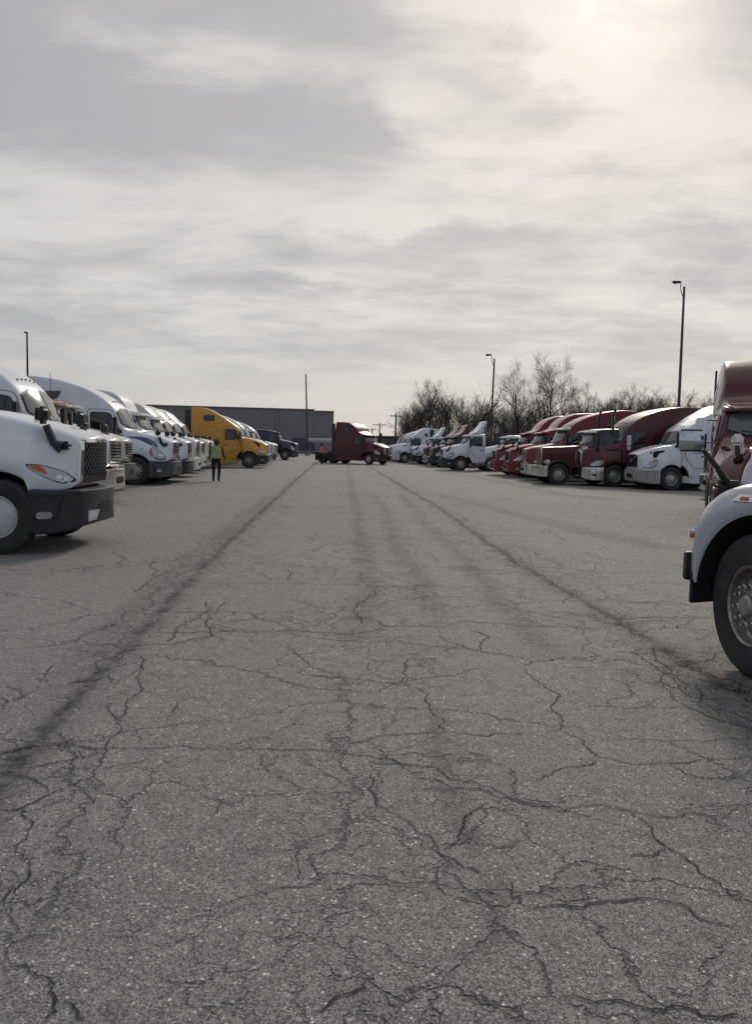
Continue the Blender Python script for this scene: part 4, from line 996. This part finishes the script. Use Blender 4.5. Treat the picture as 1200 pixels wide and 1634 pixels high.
# ------------------------------------------------------------------ bare trees
BARK = pbr('bark', (.045, .038, .034), .95, var=.3, vscale=2.5); TWIG = pbr('twigs', (.075, .063, .056), .95, var=.2, vscale=1)
def make_tree(seed, h, spread=1.0, broken=False, multi=1, dens=1.0, lean=0):
    r = random.Random(seed); T = bmesh.new(); C = bmesh.new()
    def br(p, d, L, rad, lev, maxlev):
        n = 5 if lev < 2 else 4 if lev == 2 else 2; pts = [p]; dd = d.copy(); rr = [rad]
        for i in range(n):
            w = .10 if lev == 0 else .17 if lev < 3 else .22
            dd = (dd + Vector((r.gauss(0, w), r.gauss(0, w), r.gauss(.05 if lev else .0, w * .6)))).normalized()
            pts.append(pts[-1] + dd * L / n); rr.append(rad * (1 - .72 * (i + 1) / n) if lev < maxlev else rad * (1 - .5 * (i+1) / n))
        tube(T if lev <= 1 else C, pts, rr, 7 if lev == 0 else 5 if lev == 1 else 3, cap=False)
        if lev >= maxlev: return
        k = {0: 11, 1: 7, 2: 6, 3: 5}[min(lev, 3)]; k = max(2, int(k * dens + r.random()))
        if broken and lev == 1: k = 3
        for j in range(k):
            t = (.32 if lev == 0 else .22) + (.98 - (.32 if lev == 0 else .22)) * (j + r.random() * .8) / k; t = min(t, .99)
            i = min(int(t * n), n - 1); q = pts[i].lerp(pts[i + 1], t * n - i); ax = (pts[i + 1] - pts[i]).normalized()
            side = ax.orthogonal().normalized(); side.rotate(Matrix.Rotation(r.uniform(0, 6.283) if lev else j * 2.4 + r.uniform(-.4, .4), 3, ax))
            an = R(r.uniform(26, 52) * (spread if lev == 0 else 1)); nd = (ax * math.cos(an) + side * math.sin(an)).normalized()
            nd = (nd + Vector((0, 0, .22 if lev < 3 else .1))).normalized()
            br(q, nd, L * {0: r.uniform(.42, .62) * (1.15 - t * .5), 1: r.uniform(.38, .6), 2: r.uniform(.4, .62), 3: r.uniform(.5, .8)}[min(lev, 3)], max(.012, rr[i] * r.uniform(.42, .6)), lev + 1, maxlev)
    for m in range(multi):
        a = r.uniform(0, 6.28); d = Vector((math.cos(a) * .16 * (multi > 1) + lean, math.sin(a) * .1 * (multi > 1), 1)).normalized()
        br(Vector((m * .4, 0, 0)), d, h * (.86 if not broken else .8) * r.uniform(.85, 1), h * .0145 + .03, 0, 2 if broken else 4)
    return tomesh('trunk', T), tomesh('crown', C)
TP = {}
def tree_at(key, px, top, Y, label, rot=0, group='bare trees beyond the lot'):
    me = TP[key]; t = PD(px, top, Y)
    o = empty('bare_tree', label, 'tree', group, loc=(t.x, Y, 0), rz=rot); s = t.z / me[2]; o.scale = (s, s, s)
    a = bpy.data.objects.new('trunk', me[0]); COL.objects.link(a); a.parent = o
    c = bpy.data.objects.new('crown', me[1]); COL.objects.link(c); c.parent = o
def proto(key, *a, **k):
    t, c = make_tree(*a, **k); t.materials.append(BARK); c.materials.append(TWIG)
    TP[key] = (t, c, max([v.co.z for v in t.vertices] + [v.co.z for v in c.vertices]))
proto('oak', 14, 17, spread=1.25, dens=1.1); proto('elm', 23, 15, spread=.95, dens=.9); proto('fork', 35, 11, broken=True); proto('slim', 41, 12, spread=.62, dens=.8)
proto('slim2', 57, 11, spread=.7, dens=.85); proto('bush', 63, 9, spread=1.1, multi=3, dens=.75); proto('lean', 77, 13, spread=1.0, dens=.9, lean=-.25)
tree_at('oak', 882, 556, 122, 'largest bare tree with a broad rounded crown, above the two red tractors', .4)
tree_at('elm', 828, 567, 118, 'second tallest bare tree, just left of the largest one', 2.1)
tree_at('lean', 697, 597, 120, 'bushy bare tree leaning left near the left end of the wood', 0)
tree_at('fork', 741, 603, 112, 'broken-topped forked tree with stumpy dark limbs', 1.2)
tree_at('slim', 719, 622, 125, 'thin pale bare tree between the leaning and the forked tree', .5)
tree_at('bush', 655, 640, 128, 'low spreading bare tree at the left end of the wood', 1)
tree_at('elm', 676, 622, 132, 'rounded bare tree behind the leaning tree', 4)
tree_at('slim2', 768, 620, 120, 'slender bare tree just left of the middle light pole', 2)
tree_at('oak', 1000, 606, 150, 'wide fan-shaped bare tree right of the burgundy sleeper roof', 2.6)
tree_at('elm', 1042, 614, 150, 'rounded bare tree between the fan-shaped tree and the tall light pole', .2)
tree_at('oak', 1108, 615, 150, 'wide bare tree right of the tall light pole', 5)
tree_at('elm', 936, 604, 140, 'fine-twigged bare tree at the right foot of the largest tree', 1.4)
tree_at('bush', 1150, 622, 150, 'bare tree at the right end of the wood beside the tall burgundy sleeper', 1.4)
tree_at('slim', 536, 676, 185, 'small bare tree peeking out behind the warehouse corner', 1.4)
rt = random.Random(5)
keys = ['slim', 'slim2', 'elm', 'slim', 'slim2', 'slim', 'lean']
for k in range(84):
    px = 640 + (1185 - 640) * (k + rt.random()) / 84; env = 640 + rt.uniform(-16, 16) + (8 if px > 1060 else 0) + (12 if px < 680 else 0)
    z_ = 'left of the middle light pole' if px < 785 else 'between the two right-hand light poles' if px < 1084 else 'right of the tallest light pole'
    tree_at(keys[k % 7], px, env, rt.uniform(126, 158), 'slender bare tree in the dense wood ' + z_, rt.uniform(0, 6.28), 'slender trees ' + z_)
def undergrowth():
    r = random.Random(9); b = bmesh.new()
    for k in range(4600):
        Y = r.uniform(112, 160); px = r.uniform(636, 1240); p = PD(px, 714, Y); h = r.uniform(2.0, 4.8 if px < 800 else 6.5 if px < 900 else 9.2); a = r.uniform(0, 6.28); L = h * .22
        pts = [Vector((p.x, Y, 0)), Vector((p.x + r.gauss(0, .25), Y, h * .5)), Vector((p.x + math.cos(a) * L, Y + math.sin(a) * L, h))]
        tube(b, pts, [.05, .032, .014], 3, cap=False)
        for j in range(5):
            q = pts[1].lerp(pts[2], r.random()); tube(b, [q, q + Vector((r.gauss(0, .55), r.gauss(0, .5), r.uniform(.3, 1.2)))], [.018, .010], 3, cap=False)
    tag(obj('undergrowth', b, TWIG), 'tangled bare brush filling the gaps between the trees', 'undergrowth', kind='stuff')
undergrowth()

# ------------------------------------------------------------------ trucks
GL, GR = 'tractors parked in the left row', 'tractors parked in the right row'
T = make_truck
def near_mirror():
    root, hbv = NEAR['root'], NEAR['bvh']; bpy.context.view_layer.update(); I = (Matrix.Translation(root.location) @ Matrix.Rotation(root.rotation_euler.z, 4, 'Z')).inverted(); R3 = I.to_3x3()
    h = hbv.ray_cast(I @ Vector((0, 0, CAMH)), R3 @ ray(1163, 776).normalized())[0]
    if h is None: h = I @ PD(1163, 776, 6.5)
    top = I @ PD(1119, 714, 6.25); c = I @ PD(1103, 703, 6.25); mid = h.lerp(top, .45) + Vector((0, 0, .02))
    b = bmesh.new(); tube(b, [h, mid, top], [.040, .022, .017], 10); box(b, h, (.20, .20, .10), .04); ar = obj('hood_mirror', b, PLAST, root)
    n_ = R3 @ Vector((-.30, -.95, 0)).normalized(); rot = Matrix.Rotation(math.atan2(n_.y, n_.x), 3, 'Z')
    b = bmesh.new(); box(b, c, (.06, .215, .175), .028, rot=rot, seg=3); box(b, c + rot @ Vector((.02, -.11, -.05)), (.03, .03, .03), .01, rot=rot); obj('mirror_head', b, PLAST, ar)
    b = bmesh.new(); G = [[b.verts.new(c + rot @ Vector((.0305 + .013 * (1 - (2*u-1)**2) * 1 + .013 * (1 - (2*v_-1)**2), (u - .5) * .186, (v_ - .5) * .148))) for u in [i_/10 for i_ in range(11)]] for v_ in [i_/10 for i_ in range(11)]]
    for i_ in range(10):
        for j_ in range(10): b.faces.new((G[i_][j_], G[i_][j_+1], G[i_+1][j_+1], G[i_+1][j_]))
    g_ = obj('mirror_glass', b, MIRR, ar)
# left row, near to far
place(T('semi_truck', 'white tractor with black bumper and black mesh grille, nearest in the left row', 'aero', 'high', WHITE, grille='mesh', bumper=PLAST, axle=1.06, rimkind='cover', rimmat=WHITE2, lod=0, group=GL, plate=True, cs=.34), -6, 885, 2, -1)
place_nose(T('semi_truck', 'white tractor with amber roof markers, second in the left row behind the nearest one', grille='bars', group=GL, mat=WHITE, bumper=CHROME), 188, 20.2, 1)
place_nose(T('semi_truck', 'tractor with a faded coral roof, third in the left row', 'aero', 'step', WHITE2, cabmat=CORAL, visor=CORAL, grille='bars', bumper=CHROME, group=GL, hoodmirror=None), 190, 23.2, 2)
place_nose(T('semi_truck', 'cream tractor with a white sun visor, fourth in the left row', 'aero', 'mid', CREAM, visor=WHITE2, grille='bars', trim=CREAM, group=GL, antenna=True), 208, 25.8, 2)
place(T('semi_truck', 'white tractor with a blue swoosh on its hood and ten-hole front wheels', 'aero', 'high', WHITE, grille='bars', stripe=BLUE, group=GL, bumper=DGREY), 215, 774, 2, -1)
place_nose(T('semi_truck', 'low-roofed white tractor with black bumper, right behind the one with the blue swoosh', 'aero', 'mid', WHITE, grille='bars', bumper=PLAST, group=GL, visor=WHITE), 305, 32.6, 3)
place_nose(T('semi_truck', 'white tractor with white bumper and roof visor, seventh in the left row', 'kw', 'step', WHITE2, grille='kw', bumper=WHITE2, visor=WHITE2, group=GL), 317, 37.2, 3)
place_nose(T('semi_truck', 'white tractor with a beige tall sleeper roof, eighth in the left row', 'aero', 'short', WHITE2, grille='bars', group=GL, bumper=WHITE2), 326, 42.2, 3)
place_nose(T('semi_truck', 'white tractor with chrome bumper parked just left of the walking person', 'kw', 'short', CREAM, grille='kw', bumper=CHROME, group=GL), 336, 46.2, 3)
place_nose(T('semi_truck', 'white tractor next to the yellow one, mostly hidden by its neighbours', 'aero', 'short', WHITE, grille='bars', bumper=CHROME, group=GL), 346, 50.0, 3)
place(T('semi_truck', 'bright yellow tractor with a tall sleeper and black bumper', 'volvo', 'volvo', YEL, grille='volvo', bumper=PLAST, group=GL, rimmat=RIMG, hoodmirror=None, skirt=True), 397, 747, 8, -1)
place_nose(T('semi_truck', 'white tractor with raised roof just behind the yellow one', 'kw', 'high', WHITE2, grille='kw', bumper=CHROME, group=GL), 434, 60.5, 5)
place_nose(T('semi_truck', 'white tractor with visor and mid roof, two behind the yellow one', 'aero', 'mid', WHITE2, visor=WHITE2, grille='bars', bumper=DGREY, group=GL), 440, 66, 5)
place_nose(T('semi_truck', 'white tractor with tall roof just before the dark blue one', 'aero', 'high', WHITE2, grille='bars', bumper=CHROME, group=GL), 443, 76, 5)
place(T('semi_truck', 'dark blue tractor, last in the left row in front of the warehouse', 'aero', 'mid', NAVY, visor=NAVY, grille='bars', bumper=NAVY, group=GL, rimmat=RIMG), 456, 734.3, 6, -1).scale = (1.08, 1.08, 1.08)
# the tractor crossing the lane
c_ = place(T('semi_truck', 'burgundy bobtail tractor with a tall sleeper crossing the end of the lane', 'volvo', 'blade', BURG, grille='intl', bumper=DARKBURG, visor=BURG, axle=1.3, hoodmirror=None, rimmat=WHITE2, skirt=True, steer=-.1, rearrim=STEEL), 588, 741.5, -35, -1)
# right row, near to far
place(T('semi_truck', 'light grey tractor cut off by the right edge, nearest of all, with black-armed mirror', 'near', 'near', pbr('paint_light_grey', (.50, .52, .55), .33, 0, .7, .5, .04, 1.5, .25), grille='bars', axle=.80, lod=0, group=GR, steer=-.33, rimmat=pbr('rim_dirty', (.40, .38, .36), .42, .6, var=.25, vscale=14, dirt=.9)), 1193, 1082, 113, 1)
near_mirror()
place_nose(T('semi_truck', 'burgundy tractor with a very tall sleeper facing the camera at the right edge', 'kw', 'blade', BURG, grille='kw', bumper=BURG, group=GR, hoodmirror=CHROME, mirrormat=CHROME, lit=True, visor=BURG, tall=1.14), 1243, 16.2, 248)
place_nose(T('semi_truck', 'white tractor with chrome grille mostly hidden behind the tall burgundy one', 'kw', 'mid', WHITE, grille='kw', bumper=CHROME, group=GR, hoodmirror=None, mirrormat=WHITE2), 1133, 28.6, 184)
place(T('semi_truck', 'white tractor with a diagonal bar across its black grille', 'volvo', 'volvo', WHITE, grille='volvo', bumper=pbr('bumper_grey', (.40, .38, .36), .4, .2, dirt=.5), group=GR, doorsign=True, hoodmirror=None, axle=1.38), 1071, 783, 187, 1)
place(T('semi_truck', 'burgundy tractor with chrome grille and long swept white-edged roof', 'kw', 'high', BURG, grille='kw', bumper=CHROME, group=GR, hoodmirror=None, mirrormat=WHITE2, axle=1.45, sleeper_window=False), 980, 777, 190, 1)
place(T('semi_truck', 'square-nosed burgundy tractor with black fenders and upright chrome grille', 'pete', 'pete', BURG, cabmat=BLACKP, grille='pete', axle=.78, group=GR, visor=CHROME, stack=BLACKP), 891, 774, 182, 1)
place_nose(T('semi_truck', 'burgundy tractor with a big chrome bumper and swept roof behind the square-nosed one', 'kw', 'high', RED, grille='pete', bumper=CHROME, group=GR, visor=WHITE2, hoodmirror=None), 836, 43.4, 184)
place_nose(T('semi_truck', 'red tractor with a tall sleeper, right one of the red pair', 'volvo', 'blade', RED, grille='volvo', bumper=RED, group=GR, visor=RED), 808, 47.8, 184)
place_nose(T('semi_truck', 'red tractor with a tall sleeper, left one of the red pair', 'volvo', 'blade', RED, grille='volvo', bumper=RED, group=GR, visor=RED), 787, 51.6, 184)
place_nose(T('semi_truck', 'white day cab without deflector between the red pair and the white one with deflector', 'aero', 'day', WHITE, grille='bars', bumper=WHITE2, group=GR, visor=WHITE, hoodmirror=None), 764, 64, 182)
place(T('semi_truck', 'white day cab with black bumper, fuel tank and an upswept roof deflector', 'aero', 'day', WHITE, grille='bars', bumper=PLAST, group=GR, deflector=WHITE, visor=WHITE, skirt=False), 735, 751.5, 187, 1)
place_nose(T('semi_truck', 'dark burgundy day cab with an upswept roof deflector', 'aero', 'day', DARKBURG, grille='bars', bumper=PLAST, group=GR, deflector=BURG, visor=DARKBURG), 686, 69.5, 192)
place_nose(T('semi_truck', 'burgundy day cab hidden behind the dark burgundy one', 'kw', 'day', BURG, grille='kw', bumper=CHROME, group=GR, deflector=BURG, visor=BURG), 677, 74, 192)
place_nose(T('semi_truck', 'white day cab with black bumper and deflector, farther of the two', 'aero', 'day', WHITE, grille='bars', bumper=PLAST, group=GR, deflector=WHITE, visor=WHITE), 656, 80, 189)
place_nose(T('semi_truck', 'white tractor with a rounded tall roof at the far end of the right row', 'kw', 'short', WHITE, grille='kw', bumper=WHITE2, group=GR, hoodmirror=None), 623, 86, 188, 1.05)
place_nose(T('semi_truck', 'white tractor just behind the rounded-roof one at the far end', 'aero', 'high', WHITE2, grille='bars', bumper=WHITE2, group=GR, hoodmirror=None), 617, 93, 188)
place_nose(T('semi_truck', 'dark-roofed tractor, last of the right row, next to the burgundy bobtail', 'aero', 'high', BLACKP, grille='bars', bumper=CHROME, group=GR, hoodmirror=None), 612, 99, 188)

# ------------------------------------------------------------------ people
CL = {k: pbr('cloth_' + k, v, .95, var=.2, vscale=9, bump=.3, bscale=30) for k, v in dict(brown=(.085, .048, .03), navy=(.012, .016, .035), lime=(.36, .44, .12), orange=(.62, .16, .035), black=(.012, .012, .014), silver=(.42, .43, .42), grey=(.06, .06, .065)).items()}
SKIN = pbr('skin', (.32, .17, .12), .6)
def skin_body(name, joints, bones, mats, pick, parent, sub=2):
    me = bpy.data.meshes.new(name); me.from_pydata([j[0] for j in joints], bones, []); o = link(name, me)
    md = o.modifiers.new('s', 'SKIN'); md.use_smooth_shade = True
    for v, j in zip(me.skin_vertices[0].data, joints): v.radius = j[1] if isinstance(j[1], tuple) else (j[1], j[1])
    me.skin_vertices[0].data[0].use_root = True
    o.modifiers.new('u', 'SUBSURF').levels = sub
    dg = bpy.context.evaluated_depsgraph_get(); nm = bpy.data.meshes.new_from_object(o.evaluated_get(dg)); bpy.data.objects.remove(o)
    nm.materials.clear()
    for m in mats: nm.materials.append(m)
    for p in nm.polygons: p.material_index = pick(p.center); p.use_smooth = True
    nm.name = name; return link(name, nm, parent)
def person(label, loc, rz, sleeve, pants, vest, arms, legs, hood, skinpick=1.45):
    root = empty('person', label, 'person', loc=loc, rz=rz)
    J = [((0, 0, .97), (.135, .105)), ((0, 0, 1.12), (.13, .10)), ((0, .0, 1.32), (.17, .115)), ((0, 0, 1.44), (.12, .085)), ((0, .01, 1.51), (.055, .055)), ((0, .02, 1.60), (.085, .098)), ((0, .02, 1.70), (.075, .085))]
    B = [(0, 1), (1, 2), (2, 3), (3, 4), (4, 5), (5, 6)]
    for s in (-1, 1):
        hip, kn, an, toe = legs[0 if s < 0 else 1]; i = len(J)
        J += [((s*.10, hip, .88), .095), ((s*.105, kn[0], kn[1]), .068), ((s*.10, an[0], an[1]), .045), ((s*.10, toe[0], toe[1]), (.045, .035))]; B += [(0, i), (i, i+1), (i+1, i+2), (i+2, i+3)]
        sh, el, wr, hd = arms[0 if s < 0 else 1]; i = len(J)
        J += [((s*.19, 0, 1.42), .062), ((s*el[0], el[1], el[2]), .048), ((s*wr[0], wr[1], wr[2]), .032), ((s*hd[0], hd[1], hd[2]), (.04, .022))]; B += [(3, i), (i, i+1), (i+1, i+2), (i+2, i+3)]
        h = Vector(J[-1][0])                      # fingers and thumb
        dr = (h - Vector(J[-2][0])).normalized()
        for k in range(4):
            i2 = len(J); o = Vector((0, (k - 1.5) * .019, 0)); J += [(tuple(h + dr * .03 + o), .0095), (tuple(h + dr * (.075 - abs(k - 1.4) * .006) + o + Vector((-s*.012, 0, 0))), .0075)]; B += [(i + 3, i2), (i2, i2 + 1)]
        i2 = len(J); J += [(tuple(h + Vector((0, .035, -.005))), .010), (tuple(h + dr * .03 + Vector((-s*.01, .055, 0))), .008)]; B += [(i + 3, i2), (i2, i2 + 1)]
    hands = [Vector(arms[q][3]) * 1 for q in (0, 1)]
    hz = min(arms[0][2][2], arms[1][2][2])
    def pick(c):
        for q, s in ((0, -1), (1, 1)):
            wr = Vector((s * arms[q][2][0], arms[q][2][1], arms[q][2][2])); hd = Vector((s * arms[q][3][0], arms[q][3][1], arms[q][3][2]))
            if abs(c.x) > .16 or c.y > .2:
                if (c - wr).dot((hd - wr).normalized()) > -.005 and (c - wr).length < .25: return 3
        if c.z > skinpick + .03: return 3
        if c.z < .10: return 2
        if c.z < .97 and abs(c.x) < .24: return 1
        return 0
    skin_body('body', J, B, [sleeve, pants, CL['black'], SKIN], pick, root)
    b = bmesh.new(); rings = []
    for z, wx, wy in ((.98, .185, .135), (1.10, .185, .14), (1.25, .195, .15), (1.38, .20, .145), (1.455, .15, .115), (1.49, .09, .085)):
        rings.append([b.verts.new((wx * math.cos(t) * (abs(math.cos(t)) ** -.25 if abs(math.cos(t)) > .01 else 1), wy * math.sin(t), z)) for t in [2 * math.pi * k / 28 for k in range(28)]])
    for a, c in zip(rings, rings[1:]):
        for k in range(28): b.faces.new((a[k], a[(k+1) % 28], c[(k+1) % 28], c[k]))
    v = obj('safety_vest', b, vest, root, 60)
    b = bmesh.new()
    for z in (1.07,):
        prev = None
        rr = [(.189, .142, z), (.191, .144, z + .05)]; A = [[b.verts.new((wx * math.cos(t) * (abs(math.cos(t)) ** -.25 if abs(math.cos(t)) > .01 else 1), wy * math.sin(t), zz)) for t in [2*math.pi*k/28 for k in range(28)]] for wx, wy, zz in rr]
        for k in range(28): b.faces.new((A[0][k], A[0][(k+1) % 28], A[1][(k+1) % 28], A[1][k]))
    for s in (-1, 1): box(b, (s * .11, -.146, 1.28), (.045, .012, .36)); box(b, (s * .11, .150, 1.28), (.045, .012, .36))
    obj('reflective_stripe', b, CL['silver'], v)
    b = bmesh.new(); bmesh.ops.create_uvsphere(b, u_segments=18, v_segments=12, radius=1); bmesh.ops.scale(b, vec=(.112, .128, .145), verts=b.verts[:]); bmesh.ops.translate(b, vec=(0, -.012 if hood else .0, 1.665), verts=b.verts[:])
    dl = [f for f in b.faces if (f.calc_center_median().y > .055 and f.calc_center_median().z < 1.73)] if hood else [f for f in b.faces if f.calc_center_median().z < 1.68]
    bmesh.ops.delete(b, geom=dl, context='FACES')
    obj('hood_garment' if hood else 'cap', b, hood or CL['black'], root, 60)
    b = bmesh.new()   # face: nose, eyes, ears
    box(b, (0, .118, 1.635), (.022, .03, .045), .008); 
    for s in (-1, 1): box(b, (s * .095, .02, 1.64), (.02, .035, .06), .008)
    obj('nose_and_ears', b, SKIN, root)
    b = bmesh.new()
    for s in (-1, 1): box(b, (s * .034, .107, 1.662), (.022, .008, .009), .002)
    box(b, (0, .110, 1.588), (.045, .008, .008), .002); obj('eyes_and_mouth', b, CL['black'], root)
    return root
pp = P(345, 768.5)
person('person in a brown hooded jacket, lime safety vest and navy trousers walking away', pp, R(3), CL['brown'], CL['navy'], CL['lime'],
       [(0, (.245, -.03, 1.16), (.265, -.01, .93), (.262, .01, .85)), (0, (.25, -.02, 1.16), (.31, .09, .94), (.315, .12, .87))],
       [(0, (.04, .50), (-.02, .085), (.10, .035)), (0, (.02, .50), (-.10, .10), (.02, .035))], CL['brown']).scale = (1.14, 1.1, 1)
pp = P(513, 740.5)
person('person in an orange safety vest and black trousers standing beside the burgundy tractor', pp, R(-80), CL['orange'], CL['black'], CL['orange'],
       [(0, (.25, .10, 1.14), (.22, .36, 1.12), (.21, .44, 1.13)), (0, (.25, .06, 1.14), (.24, .32, 1.10), (.23, .40, 1.10))],
       [(0, (.02, .50), (.0, .085), (.12, .035)), (0, (.02, .50), (-.03, .085), (.09, .035))], None)
